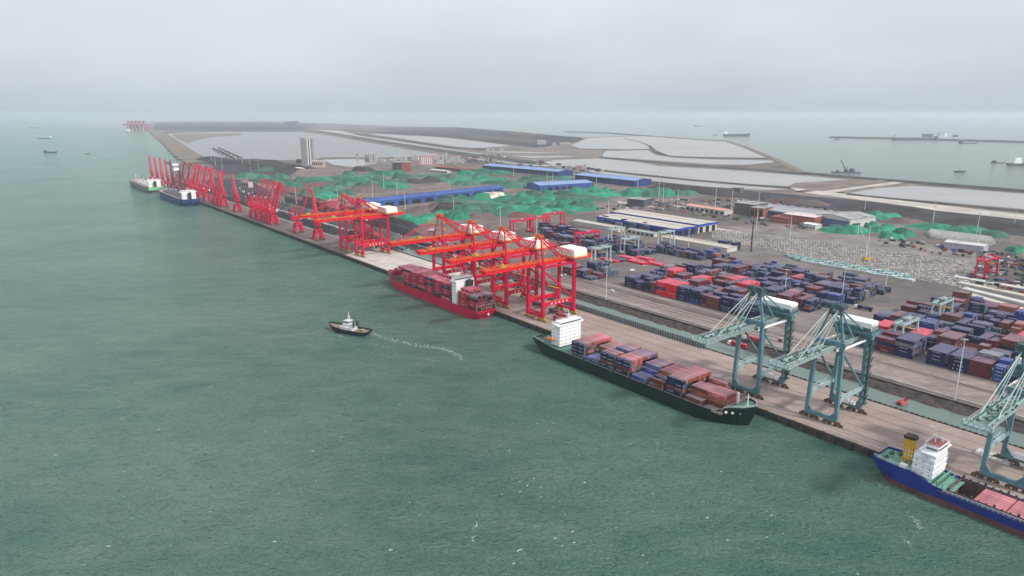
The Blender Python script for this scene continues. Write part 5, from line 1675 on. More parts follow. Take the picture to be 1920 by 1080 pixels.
# port town: every building its own thing
rt = random.Random(12)
town = [(640 + 60, 301, 10, 12, 'w'), (690, 303, 12, 14, 'p')]
defs = [(684, 302, 8, 22, 'g'), (693, 303, 7, 30, 'w'), (702, 303, 6, 26, 'w'), (712, 304, 10, 10, 'w'), (668, 299, 3, 22, 'g'), (728, 307, 12, 12, 'b'), (738, 300, 12, 12, 'w'), (750, 301, 12, 14, 'w'),
        (762, 300, 10, 13, 'b'), (774, 301, 10, 16, 'w'), (716, 311, 14, 10, 'b'), (741, 311, 10, 9, 'w'), (812, 300, 5, 22, 'w'), (819, 303, 5, 20, 'w'), (829, 300, 4, 22, 'w'), (835, 300, 4, 24, 'w'), (841, 304, 6, 18, 'w'),
        (848, 302, 6, 16, 'w'), (856, 304, 6, 18, 'w'), (864, 306, 6, 14, 'w'), (825, 308, 6, 12, 'w'), (836, 309, 7, 10, 'g'), (850, 310, 8, 10, 'g'), (804, 316, 20, 8, 'g'), (815, 311, 16, 8, 'p'), (912, 284, 5, 12, 'w'), (922, 285, 3, 10, 'w'), (938, 285, 5, 16, 'w'),
        (905, 303, 6, 9, 'w'), (914, 304, 3, 14, 'w'), (925, 305, 8, 10, 'g'), (940, 306, 6, 8, 'w'), (1008, 271, 16, 22, 'w'), (1035, 273, 8, 14, 'w'), (1050, 271, 20, 10, 'w'), (1062, 318, 10, 10, 'g'), (1080, 320, 12, 14, 'p'), (1093, 320, 6, 20, 'w'), (1045, 316, 8, 8, 'w')]
colm = {'w': M_palew, 'g': M_greyr, 'b': mat("grey_blue_render", (.27, .30, .38), .7), 'p': M_pink}
coln = {'w': "whitish", 'g': "grey", 'b': "bluish", 'p': "pinkish"}
order = sorted(range(len(defs)), key=lambda i: defs[i][0])
for rank, i in enumerate(order):
    x, y, wpx, h, c = defs[i]
    a, q = PX(x, y), PX(x + wpx, y)
    Lb = (q - a).length
    r = empty("town_building", "%s town building behind the stockyard, %s from the left among the far buildings" % (coln[c], nth(rank + 1)), "building", a, rt.uniform(-.12, .12), "small buildings of the port town")
    dp = max(14, Lb * .5)
    MB().box(0, Lb, 0, dp, 0, h).build("wall", colm[c], r)
    b = MB(); b.box(-.5, Lb + .5, -.5, dp + .5, h + .003, h + 1.0); b.box(Lb * .3, Lb * .55, dp * .3, dp * .6, h + 1.0, h + 3.4)
    b.build("roof", rt.choice((M_palew, M_greyr, M_pink)), r)
    b = MB()
    nx = max(2, int(Lb / 4)); nz = max(1, int(h / 3.4))
    for f in range(nz): b.box(.8, Lb - .8, -.1, -.003, f * 3.4 + 1.2, f * 3.4 + 2.5)
    b.build("window_bands", mat("town_glass", (.12, .13, .15), .5), r)
gable("town_block", "pink brick block with white upright stripes in the port town", (786, 309), (811, 309), 30, 28, 1, M_pink, M_pink, 0, None, "building")
b = MB(); a, L, ang = frame((786, 309), (811, 309))
o = bpy.data.objects[[o.name for o in bpy.data.objects if o.name.startswith("town_block")][0]]
for k in range(6): b.box(L * (.18 + .14 * k), L * (.23 + .14 * k), -.35, -.003, 1, 26)
b.build("white_stripe", M_white, o)
r = empty("town_block", "big dark and red cubic block in front of the port town", "building", PX(736, 321), 0)
L = (PX(768, 321) - PX(736, 321)).length
MB().box(0, L * .55, 0, 40, 0, 24).build("dark_half", mat("dark_plum_wall", (.06, .045, .055), .8), r)  # one block: left half coloured dark, right half red
MB().box(L * .55 + .003, L, 0, 40, 0, 26).build("red_half", M_brick, r)
MB().box(-.5, L + .5, -.5, 40.5, 26.003, 27).build("roof", M_greyr, r)
gable("town_block", "long low maroon building right of the dark and red block", (815, 318), (880, 324), 24, 9, 2, M_brick, mat("plum_wall", (.12, .055, .065), .8), 0, None, "building")
gable("town_block", "pale low shed in front of the long maroon building", (807, 322), (838, 325), 16, 6, 2, M_palew, M_palew, 5, None, "building", opening_z=(.4, 3))
gable("field_office", "small pinkish office block beside the harbour cranes", (452, 350), (466, 352), 12, 13, .5, M_pink, mat("pinkish_white_wall", (.55, .42, .42), .7), 3, None, "building", opening_z=(2, 9))
gable("store", "low white cabin row below the tall tower", (548, 317), (566, 319), 12, 5, 1, M_white, M_pink, 0, None, "building")
gable("store", "pink scaffolded block right of the harbour cranes", (614, 396), (631, 396), 22, 18, .5, M_pink, mat("pink_lattice_wall", (.45, .12, .16), .8, .5, .8), 0, None, "building")
gable("store", "dark red block beside the pink scaffolded block", (601, 398), (613, 397), 22, 17, .5, M_brick, mat("maroon_wall", (.17, .03, .045), .8), 0, None, "building")
gable("store", "dark barred grey block in the paving beyond the container yard", (1176, 385), (1207, 388), 30, 13, .6, M_greyr, mat("dark_barred_wall", (.075, .08, .095), .8, .5, .5), 0, None, "building")
gable("store", "brown flat block behind the fourth red crane's apex", (803, 456), (816, 456), 20, 17, .5, M_greyr, mat("mauve_wall", (.22, .13, .15), .8), 0, None, "building")
gable("store", "dark square building on the slope right of the stockyard", (1372, 363), (1387, 364), 24, 13, .5, M_greyr, mat("slate_dark_wall", (.09, .10, .12), .8), 0, None, "building")
# trapezoid stone stack with pale face
a, L, ang = frame((907, 376), (955, 374))
r = empty("stone_stack", "pale flat topped stone heap between green heaps, dark stains on its face", "stone heap", a, ang)
b = MB(); b.add([(0, 0, 0), (L, 0, 0), (L * .84, 10, 13), (L * .16, 10, 13), (0, 40, 0), (L, 40, 0), (L * .84, 30, 13), (L * .16, 30, 13)], [(0, 1, 2, 3), (1, 5, 6, 2), (5, 4, 7, 6), (4, 0, 3, 7), (3, 2, 6, 7)])
b.build("stones", mat("pale_stones", (.50, .42, .38), .9, .55, .12, detail=8, lo=.4, hi=.6), r)

# ---- heaps under netting and bare heaps
def net_mat(name, c, dirt):
    return mat(name, c, .75, .3, .06, detail=8, col2=dirt, lo=.36, hi=.70, bump=1.2, rand=.28, dirt=.22)
HM = {'g': net_mat("green_netting", (0.009, 0.165, 0.095), (0.032, 0.25, 0.15)), 'd': net_mat("dusty_green_netting", (0.018, 0.115, 0.08), (0.07, 0.15, 0.11)),
      'k': mat("dark_ore", (0.045, 0.040, 0.045), .95, .4, .03, detail=6, bump=1), 'r': mat("reddish_ore", (0.13, 0.06, 0.055), .95, .3, .02, detail=6, bump=1), 'b': mat("brown_ore", (0.11, 0.082, 0.076), .95, .3, .02, detail=6, bump=1)}
HN = {'g': "bright green netted", 'd': "dull green netted", 'k': "dark bare", 'r': "reddish bare", 'b': "brown bare"}
HEAPS = [
 ("left end of the stockyard", [(455,335,70,9,'d'),(492,338,18,10,'g'),(512,346,26,20,'d'),(530,336,26,10,'d'),(568,341,26,14,'d'),(600,342,52,18,'g'),(634,344,26,12,'d'),(645,351,28,17,'d'),(667,343,38,13,'g'),(690,351,42,14,'d'),(680,322,36,9,'k'),(720,330,52,9,'g'),(734,353,46,17,'g'),
   (537,361,38,17,'r'),(549,353,20,12,'g'),(584,351,58,6,'r'),(580,365,30,13,'g'),(603,372,54,9,'g'),(597,389,42,16,'k'),(530,379,52,18,'b'),(677,361,46,12,'b'),(640,366,30,9,'d'),(620,358,34,10,'d'),(480,322,36,8,'d'),(660,330,30,8,'d'),(700,341,30,9,'d'),(500,343,70,6,'d'),(590,346,90,7,'d'),(650,336,80,6,'d'),(720,344,80,7,'d'),(620,366,60,6,'d')]),
 ("behind the longest shed", [(750,336,30,17,'d'),(742,354,28,9,'g'),(783,344,48,19,'k'),(822,341,40,15,'d'),(880,329,38,9,'g'),(925,327,62,9,'g'),(915,341,54,15,'g'),(875,348,38,8,'d'),(960,353,68,11,'d'),(1003,339,44,8,'d'),(1055,338,46,6,'d'),(895,335,40,10,'d'),(940,344,40,10,'g'),(985,348,40,9,'d'),(900,343,90,6,'g'),(960,347,90,6,'d'),(850,335,60,6,'d'),(800,333,60,6,'d')]),
 ("in front of the longest shed", [(886,377,46,13,'g'),(843,379,42,9,'d'),(842,397,50,22,'k'),(790,399,50,11,'b'),(778,420,54,21,'g'),(822,404,26,9,'g'),(852,413,44,16,'g'),(875,399,46,14,'d'),(916,393,22,9,'g'),(950,388,54,15,'d'),(962,372,38,15,'g'),(933,405,46,13,'d'),(900,410,40,8,'b'),(985,408,50,7,'r'),(900,397,40,12,'d'),(940,396,90,7,'g'),(880,386,70,6,'d'),(960,380,60,7,'g'),(860,406,70,6,'d')]),
 ("in mid stockyard", [(996,390,42,24,'g'),(1013,393,50,18,'d'),(1048,396,32,18,'g'),(1026,378,28,10,'g'),(1080,392,32,18,'d'),(1098,387,24,16,'g'),(1110,392,44,10,'d'),(1020,403,56,10,'g'),(1062,370,38,11,'d'),(1094,364,48,14,'g'),(1126,365,30,12,'g'),(1030,364,20,9,'g'),(1072,384,30,10,'g'),(985,378,30,10,'g'),(1050,402,40,8,'d'),(1000,366,26,8,'d'),(1145,365,26,8,'d'),(1030,386,100,8,'g'),(1075,378,90,7,'d'),(1110,370,80,6,'g'),(1020,372,80,6,'d'),(1060,398,90,6,'g')]),
 ("at right stockyard end", [(1190,366,40,10,'d'),(1210,368,58,13,'g'),(1230,369,44,13,'d'),(1264,368,46,12,'g'),(1290,367,40,8,'d'),(1180,362,30,8,'d'),(1245,362,40,8,'g'),(1220,364,90,6,'g'),(1280,363,60,5,'d')]),
 ("around the tunnels at far right", [(1668,413,54,13,'g'),(1662,438,46,14,'g'),(1680,449,32,13,'g'),(1702,445,34,19,'g'),(1780,432,66,9,'g'),(1835,441,66,10,'g'),(1886,446,50,10,'d'),(1914,474,26,11,'g'),(1598,439,54,15,'g'),(1640,428,24,10,'g'),(1810,437,50,9,'d'),(1573,432,30,8,'d'),(1705,420,50,8,'b')]),
]
def heap(label, x, y, wpx, hpx, kind, seed):
    c = PX(x, y)
    sc = (PX(x + 1, y) - c).length              # metres across one pixel
    w = wpx * sc; h = hpx * sc * .98
    h = min(h, 19)
    d = min(w * .75, 75)
    rr = random.Random(seed)
    ang = rr.choice((0.0, RZ + math.pi / 2, RZ, .3)) * .4
    b = MB(); NX, NY = 22, 12
    # angular heap: the highest of several flat sided pyramids and ridges
    pk = []
    for q in range(rr.randint(3, 6)):
        t_ = rr.uniform(0, math.pi)
        pk.append((rr.uniform(-.62, .62), rr.uniform(-.45, .45), rr.uniform(.5, .95) if q else 1.0, rr.uniform(.95, 1.45), math.cos(t_), math.sin(t_), rr.uniform(.5, .82)))
    vs = []
    for j in range(NY + 1):
        for i in range(NX + 1):
            sx = i / NX * 2 - 1; sy = j / NY * 2 - 1
            z = 0
            for px_, py_, ph, sl, ca, sa, cut in pk:
                dx, dy = (sx - px_) * 1.25, (sy - py_)
                a_, b2_ = abs(dx * ca + dy * sa), abs(dy * ca - dx * sa)
                dd = max(a_, b2_, (a_ + b2_) * .72) * sl
                z = max(z, min(ph * cut, ph * (1.05 - dd * 1.15)))
            edge = min(1, (1 - max(abs(sx), abs(sy))) * 3.2)
            n = noise.noise(Vector((sx * 3.1 + seed, sy * 3.1, seed * .37)))
            n2 = noise.noise(Vector((sx * 9 + seed, sy * 8, seed * .7)))
            z = max(0, z) * edge * (1 + .10 * n + .05 * n2)
            vs.append(((sx * (1 + .10 * n)) * w / 2, (sy * (1 + .15 * n)) * d / 2, z * h * 1.05 - (.3 if z <= .001 else 0)))
    b.add(vs, [(j * (NX + 1) + i, j * (NX + 1) + i + 1, (j + 1) * (NX + 1) + i + 1, (j + 1) * (NX + 1) + i) for j in range(NY) for i in range(NX)])
    o = b.build("netted_heap" if kind in 'gd' else "ore_heap", HM[kind])
    o.location = (c.x, c.y + d * .42, 0.05); o.rotation_euler = (0, 0, ang)
    return tag(o, label, "heap", "covered and bare heaps in the stockyard")
sd = 1
for reg_, lst in HEAPS:
    cnt = {}
    for (x, y, w, h, k) in sorted(lst):
        cnt[k] = cnt.get(k, 0) + 1
        heap("%s heap %s, %s from left" % (HN[k], reg_, nth(cnt[k])), x, y, w * 1.65, h * 1.45, k, sd); sd += 1
# coal ridges behind the harbour cranes
def ridge(label, u0, u1, v0, w, h, m, name="coal_ridge"):
    b = MB(); n = int((u1 - u0) / 8); vs = []
    rr = random.Random(int(u0 + v0))
    for i in range(n + 1):
        u = u0 + (u1 - u0) * i / n
        tp = min(1, i / 2, (n - i) / 2) if True else 1
        hh = h * tp * rr.uniform(.85, 1.1)
        for a, z in ((0, 0.02), (.36, 1), (.64, 1), (1, 0.02)):
            p = W(u, v0 + w * (a + rr.uniform(-.03, .03)), hh * z); vs.append(p)
    b.add(vs, [(i * 4 + j, (i + 1) * 4 + j, (i + 1) * 4 + j + 1, i * 4 + j + 1) for i in range(n) for j in range(3)] + [(0, 1, 2, 3), (4 * n + 3, 4 * n + 2, 4 * n + 1, 4 * n)])
    return tag(b.build(name, m), label, "coal ridge", "long ridges behind the harbour cranes")
M_ridge2 = mat("greenish_ore", (.07, .085, .08), .95, .3, .04)
ridge("black coal ridge right behind the far gantry cranes", 588, 700, 50, 30, 10, M_coal)
ridge("second black coal ridge beside the harbour crane pair", 720, 860, 48, 22, 8, M_coal)
ridge("long dark ridge closest to the harbour crane rails", 880, 1300, 50, 18, 6, M_coal)
ridge("long greenish grey ridge in the second row", 620, 1150, 92, 26, 8, M_ridge2)
ridge("long black ridge in the third row", 640, 1180, 130, 24, 8, M_coal)
ridge("long dark ridge in the fourth row under the brown heap", 700, 1250, 168, 20, 7, M_coal)
ridge("dark ridge at the far end behind the crane cluster", 1350, 1640, 52, 30, 8, M_coal)
ridge("broad blue black coal ridge below the lagoon, left one", 2250, 2560, 300, 130, 12, M_coal)
ridge("broad blue black coal ridge below the lagoon, right one", 1900, 2180, 330, 190, 14, M_coal)
for (u0, u1, v, w_) in ((600, 1180, 80, 7), (640, 1250, 121, 6), (690, 1300, 159, 6), (560, 1300, 45, 2.5)):
    sheet("haul_road", uvpoly([(u0, v), (u1, v), (u1, v + w_), (u0, v + w_)]), .09, mat("pale_haul_road", (.30, .30, .30), .9, .3, .03), "pale haul road between coal ridges")
# far coal and ore piles along the right strip and on the island
def pxridge(label, p, q, w, h, m, group):
    a, b_ = PX(*p), PX(*q); d = (b_ - a); L = d.length; d.normalize(); s = Vector((-d.y, d.x, 0))
    b = MB(); n = max(4, int(L / 25)); vs = []; rr = random.Random(int(p[0]))
    for i in range(n + 1):
        tp = min(1, i, n - i) if i in (0, n) else 1
        for k, z in ((0, .02), (.35, 1), (.65, 1), (1, .02)):
            c = a + d * (L * i / n) + s * (w * k); vs.append((c.x, c.y, h * z * tp * rr.uniform(.8, 1.1)))
    b.add(vs, [(i * 4 + j, (i + 1) * 4 + j, (i + 1) * 4 + j + 1, i * 4 + j + 1) for i in range(n) for j in range(3)])
    return tag(b.build("ore_ridge", m), label, "ore ridge", group)
GF = "far ore and coal ridges"
pxridge("dark coal ridge right of the back row sheds", (1212, 352), (1368, 371), 60, 12, HM['k'], GF)
pxridge("long dark coal ridge below the dirt road at right", (1560, 388), (1740, 410), 90, 10, HM['k'], GF)
pxridge("dark coal ridge reaching the right edge", (1752, 418), (1925, 440), 80, 10, HM['k'], GF)
pxridge("dark low ridge behind the brick buildings", (1430, 376), (1545, 388), 40, 8, HM['b'], GF)
for k, (x0, y0, x1, y1, c) in enumerate([(700, 250, 850, 258, 'k'), (868, 248, 960, 256, 'k'), (940, 252, 990, 254, 'r'), (880, 258, 1000, 268, 'b'), (985, 262, 1060, 266, 'k'), (1010, 258, 1068, 262, 'k'), (720, 243, 840, 245, 'b'),
                           (300, 240, 400, 240, 'k'), (410, 240, 520, 240, 'k'), (300, 235, 420, 235, 'k'), (430, 235, 560, 235, 'k')]):
    pxridge("%s ore ridge from the left on the far island and terminal" % nth(k + 1), (x0, y0), (x1, y1), 120, 16, HM[c], GF)

# ---- rows of pale bags and slabs on the storage ground: past counting
rp = random.Random(77)
sheet("storage_ground", pxpoly([(1330, 425), (1500, 425), (1700, 452), (1830, 470), (1830, 520), (1740, 528), (1600, 500), (1480, 474), (1350, 452)]), .06, mat("storage_soil", (.19, .165, .148), .95, .3, .03, detail=8), "greyish storage ground behind the middle yard")
b = MB()
def tile(x, y, u_, v_, h=.9, mi=0):
    g0 = UV(x, y)
    P = lambda a, c, z: (OX + UX * (g0[0] + a) + VX * (g0[1] + c), OY + UY * (g0[0] + a) + VY * (g0[1] + c), z)
    vs = [P(0, 0, .02), P(u_, 0, .02), P(u_, v_, .02), P(0, v_, .02), P(0, 0, h), P(u_, 0, h), P(u_, v_, h), P(0, v_, h)]
    b.add(vs, [(3, 2, 1, 0), (4, 5, 6, 7), (0, 1, 5, 4), (1, 2, 6, 5), (2, 3, 7, 6), (3, 0, 4, 7)], mi)
u00, v00 = UV(1345, 440); 
for row in range(52):
    for k in range(98):
        x = 1335 + k * 5.0 + rp.uniform(-.4, .4); yb = 430 + (x - 1335) * .125 + row * 1.65 + rp.uniform(-.1, .1)
        if yb > 448 + (x - 1335) * .20 or x > 1815: continue
        if rp.random() < (.25 + .5 * noise.noise(Vector((x * .02, yb * .08, 3)))): continue
        tile(x, yb, rp.uniform(1.2, 2.8), rp.uniform(1.5, 4.5), rp.uniform(.4, 1.2), 0 if rp.random() < .5 else 1)
tag(b.build("cargo_bags", [mat("white_cover", (.36, .335, .315), .8, .15, .3), mat("grey_cover", (.27, .245, .23), .8, .25, .3)]), "countless pale covered bags and slabs in rows on the storage ground", "cargo bags", kind="stuff")
# long teal roofed strips beside the middle yard
for k in range(6):
    p, q = (1470 + k * 6, 480.5 + k * 2.1), (1700 + k * 3, 519 + k * 2.2)
    a, L, ang = frame(p, q)
    m_ = [mat("teal_strip", (.12, .27, .27), .7, .3, .1), mat("white_strip", (.42, .46, .45), .7, .2, .1)][k % 2]
    r = empty("covered_row", "%s long covered row of the %s strips beside the middle yard" % (nth(k + 1), "teal and white"), "covered row", a, ang, "long covered rows beside the middle yard")
    b2_ = MB(); 
    n = int(L / 9)
    for i in range(n): b2_.box(i * 9, i * 9 + 8.2, 0, 8, 0, 2.0 + (i % 3) * .25)
    b2_.build("covers", m_, r)
# white sheeted rows at the right under the red gantry
for k in range(4):
    p, q = (1785 + k * 8, 522 + k * 11), (1935, 548 + k * 14.5)
    a, L, ang = frame(p, q)
    r = empty("covered_row", "%s white sheeted row from the back, right of the lone red gantry" % nth(k + 1), "covered row", a, ang, "white sheeted rows at the right")
    MB().box(0, L, 0, 9, 0, 2.2).build("covers", M_palew if k % 2 == 0 else M_tan, r)
for k, (p, q) in enumerate([((1300, 423), (1400, 440)), ((1270, 388), (1330, 398)), ((1160, 380), (1230, 390))]):
    a, L, ang = frame(p, q)
    sheet("pale_ground", [(a.x, a.y), tuple((a + Vector((math.cos(ang), math.sin(ang), 0)) * L).xy), tuple((a + Vector((math.cos(ang), math.sin(ang), 0)) * L + Vector((0, 26, 0))).xy), (a.x, a.y + 22)], .15, M_sand, "pale patch of dry ground")

# ---- ribbed grey retaining wall on the inner quay edge
r = empty("retaining_wall", "grey ribbed steel wall along the inner edge of the quay behind the green ship", "wall", W(262, 62.6, 0))
Lw = 262 - 84
MB().box(0, Lw, 0, .5, 0, 4.6).build("panels", mat("grey_blue_wall", (.11, .14, .155), .8, .3, .2), r)
b = MB()
for k in range(int(Lw / 2.4)): b.box(k * 2.4, k * 2.4 + .7, -.55, -.003, 0, 4.8)
tag(b.build("ribs", mat("grey_rib", (.25, .29, .30), .8, .2, .3), r), kind="stuff")
# low embankment wall on the far side of the dock
b = MB(); b.bar(W(300, 107.8, .5), W(-690, 107.8, .5), .5, 1.1)
tag(b.build("parapet_wall", M_palew), "thin pale parapet on the inland side of the dock", "wall")

# ---- light masts
POLES = [((397, 305), 285), ((404, 310), 284), ((417, 318), 295), ((455, 308), 287), ((469, 313), 285), ((485, 320), 291), ((471, 328), 314), ((634, 386), 350), ((556, 385), 350), ((699, 372), 336), ((760, 396), 358),
         ((843, 370), 338), ((851, 398), 372), ((963, 330), 303), ((745, 365), 335), ((720, 355), 325), ((1026, 340), 322), ((1036, 338), 322), ((1077, 340), 318), ((1118, 350), 322), ((1196, 352), 325), ((1235, 372), 318), ((1243, 380), 345),
         ((1340, 400), 330), ((1270, 390), 355), ((1162, 410), 372), ((1140, 420), 376), ((1136, 562), 500), ((1410, 470), 418), ((1577, 570), 492), ((1480, 452), 388), ((1418, 430), 352), ((1608, 440), 402), ((1621, 395), 352), ((1750, 412), 376),
         ((1748, 424), 386), ((1831, 440), 400), ((1832, 470), 428), ((1625, 480), 425), ((1790, 749), 636), ((1900, 430), 395), ((1722, 520), 470), ((1660, 540), 482), ((1290, 470), 430), ((1470, 560), 505), ((1006, 440), 405), ((938, 425), 388), ((1370, 410), 355)]
M_pole = mat("pale_mast", (.62, .62, .62), .5, .1)
pk_ = sorted(range(len(POLES)), key=lambda i: POLES[i][0][0])
for rank, i in enumerate(pk_):
    (x, y), yt = POLES[i]
    c = PX(x, y)
    lo_, hi_ = 0.0, 160.0
    for _ in range(40):
        m_ = (lo_ + hi_) / 2
        zc = c.y * math.cos(PITCH) - (m_ - CAMH) * math.sin(PITCH); yc = c.y * math.sin(PITCH) + (m_ - CAMH) * math.cos(PITCH)
        if 540 - F * yc / zc > yt: lo_ = m_
        else: hi_ = m_
    h = min(55, max(18, lo_))
    big = y > 540
    if (x, y) == (1410, 470): continue
    r = empty("light_mast", "%s light mast from the left, counting all masts across the port" % nth(rank + 1), "light mast", (c.x, c.y, 0), RZ, "tall light masts across the port")
    w = .42 if big else .5
    MB().tube((0, 0, 0), (0, 0, h), w, 8, 0, w * .5).build("pole", M_pole, r)
    b = MB(); b.tube((0, 0, h - .3), (0, 0, h), 1.3, 8)
    for k in range(6): b.box(math.cos(k) * 1.6 - .3, math.cos(k) * 1.6 + .3, math.sin(k) * 1.6 - .3, math.sin(k) * 1.6 + .3, h - .5, h)
    b.build("lamp_head", M_grey, r)
# dark derrick mast in the middle yard
c = PX(1408, 472)
r = empty("derrick", "dark upright derrick with thin stays behind the middle yard", "derrick", c, RZ)
b = MB(); b.bar((0, 0, 0), (0, 0, 40), 1.4, 1.4, 0, w2=.9); b.bar((0, 0, 39.5), (9, 0, 40), .5)
b.build("mast", M_dark, r)
b = MB()
for x, y in ((9, 5), (9, -5), (-6, 8)): b.bar((0, 0, 28), (x, y, 0), .3)
b.build("stay", M_grey, r)
c = PX(1626, 488)
r = empty("mobile_crane", "small pale mobile crane with raised bent jib on the storage ground", "crane", c, .3)
b = MB(); b.box(-6, 6, -1.8, 1.8, .8, 2.6); b.box(-5, -2, -1.6, 1.6, 2.6, 4.6)
b.build("carrier", M_yel, r)
b = MB(); b.bar((-2, 0, 3.4), (-5, 0, 22), .9, .9, 0, w2=.5); b.bar((-5, 0, 22), (-16, 0, 38), .5, .5)
b.build("jib", M_palew, r)

# ---- vehicles
def truck(label, u, v, rz, ccol, cabm, box=None, group="container trucks on the quay"):
    r = empty("container_truck", label, "truck", W(u, v, 0.03), RZ + rz, group)
    b = MB(); b.box(6.6, 8.8, -1.25, 1.25, .9, 3.4); b.box(8.8, 9.3, -1.25, 1.25, .9, 1.9)
    b.build("cab", cabm, r)
    MB().box(8.75, 8.86, -1.05, 1.05, 2.1, 3.1).build("windscreen", M_glass, r)
    b = MB(); b.box(-6.4, 6.6, -.5, .5, 1.0, 1.35); b.box(-6.4, 6.2, -1.2, 1.2, 1.35, 1.5)
    b.build("chassis", M_dark, r)
    for x in (7.8, 4.6, -4.2, -5.5):
        for s in (-1, 1): MB().tube((x, s * 1.25, .5), (x, s * .85, .5), .5, 10).build("wheel", M_rubber, r)
    if box:
        o = bpy.data.objects.new("shipping_container", box_mesh(box, 12.2, 1)); COL.objects.link(o)
        o.location = W(u, v, 0) + Matrix.Rotation(RZ + rz, 3, 'Z') @ Vector((-6.2, -1.2, 1.54)); o.rotation_euler = (0, 0, RZ + rz)
        tag(o, " ".join(("%s container on %s" % (ADJ[box], label.replace(" the ", " ").replace(",", "").replace("container ", ""))).split()[:16]), "container", "containers on trucks")
    return r
t1 = UV(1385, 652); t2 = UV(1410, 641)
truck("red container truck with white cab, left of the pair behind the first teal crane", t1[0], t1[1], math.pi, None, M_white, 'red')
truck("red container truck, farther of the pair behind the first teal crane", t2[0] - 2, t2[1] + 1, math.pi, None, M_white, 'red')
truck("truck with blue container, on the pale apron beside the red ship bow", 452, 18, math.pi, None, M_dark, 'blue')
truck("red truck parked at the feet of the nearest red crane, front one", 203, 24, .05, None, M_redb, 'crimson')
truck("red truck parked at the feet of the nearest red crane, middle one", 208, 32, .05, None, M_redb, 'crimson')
truck("red truck parked at the feet of the nearest red crane, rear one", 222, 36, .05, None, M_redb, 'maroon')
truck("red truck between the legs of the nearest red crane, seaward one", 232, 22, .0, None, M_redb, 'crimson')
truck("dark truck behind the nearest red crane, inland lane", 250, 40, .0, None, M_dark, 'maroon')
truck("red truck under the second red crane, left lane", 292, 24, .0, None, M_redb, 'crimson')
truck("red truck under the third red crane, left lane", 338, 30, .0, None, M_redb, 'crimson')
def car(label, u, v, rz, m, van=False):
    r = empty("parked_car" if not van else "parked_van", label, "van" if van else "car", W(u, v, .03), RZ + rz, "cars and vans around the port")
    L, h = (5.2, 1.0) if van else (4.4, .7)
    b = MB(); b.box(-L / 2, L / 2, -.9, .9, .35, h + .2)
    if van: b.box(-L / 2, L / 2 - .9, -.88, .88, h + .2, 2.1)
    else: b.add([(-1.6, -.85, h + .2), (1.3, -.85, h + .2), (1.3, .85, h + .2), (-1.6, .85, h + .2), (-1.2, -.7, 1.45), (.6, -.7, 1.45), (.6, .7, 1.45), (-1.2, .7, 1.45)], [(4, 5, 6, 7), (0, 1, 5, 4), (1, 2, 6, 5), (2, 3, 7, 6), (3, 0, 4, 7)])
    b.build("body", m, r)
    b = MB(); b.box(L / 2 - 1.0 if van else .62, L / 2 - .86 if van else 1.0, -.75, .75, h + .25, 1.35 if not van else 1.9)
    b.build("windscreen", M_glass, r)
    for x in (-L * .32, L * .32):
        for s in (-1, 1): MB().tube((x, s * .92, .34), (x, s * .7, .34), .34, 8).build("wheel", M_rubber, r)
for k, (x, y, c, lb, van) in enumerate([(1148, 546, M_white, "white car on the dock road near the light mast", False), (1208, 500, M_palew, "pale car on the open paving beyond the yard", False), (1050, 518, M_white, "white van on the road behind the nearest red crane", True),
         (1060, 516, M_palew, "pale car beside the white van behind the red crane", False), (1893, 862, M_dark, "small dark car on the quay beside the blue ship's hold", False), (1695, 622, M_white, "white car in the lane between the two container yards", False),
         (1185, 508, M_white, "white van standing by the low red containers", True), (870, 472, M_white, "white van under the gantry cranes", True), (1463, 640, M_dark, "dark car at the quay edge under the first teal crane", False)]):
    u, v = UV(x, y); car(lb, u, v, k * .7, c, van)
r = empty("hatch_lid", "pale hatch lid lying on the quay under the right teal crane", "hatch lid", W(*UV(1862, 858), .03), RZ)
b = MB(); b.box(-8, 8, -4, 4, 0, 1.0); b.build("lid", M_palew, r)
b = MB(); [b.box(-8 + k * 2.6, -7.6 + k * 2.6, -4.1, 4.1, 1.003, 1.15) for k in range(7)]; b.build("stiffener", M_greyr, r)

truck("truck with red container under the fourth red crane", 395, 30, 0.0, None, M_redb, 'crimson')
truck("truck with navy container in the gap between the two yards", 60, 260, math.pi, None, M_white, 'navy')
for k in range(34):
    u = -128 + k * 17.5
    o = MB().tube((0, 0, 0), (0, 0, .55), .38, 8, 0, .3).tube((0, 0, .55), (0, 0, .85), .55, 8).build("mooring_bollard", M_yel)
    o.location = W(u, 1.6, .02); tag(o, "%s mooring bollard from the near end of the quay edge" % nth(k + 1), "bollard", "bollards along the quay edge")

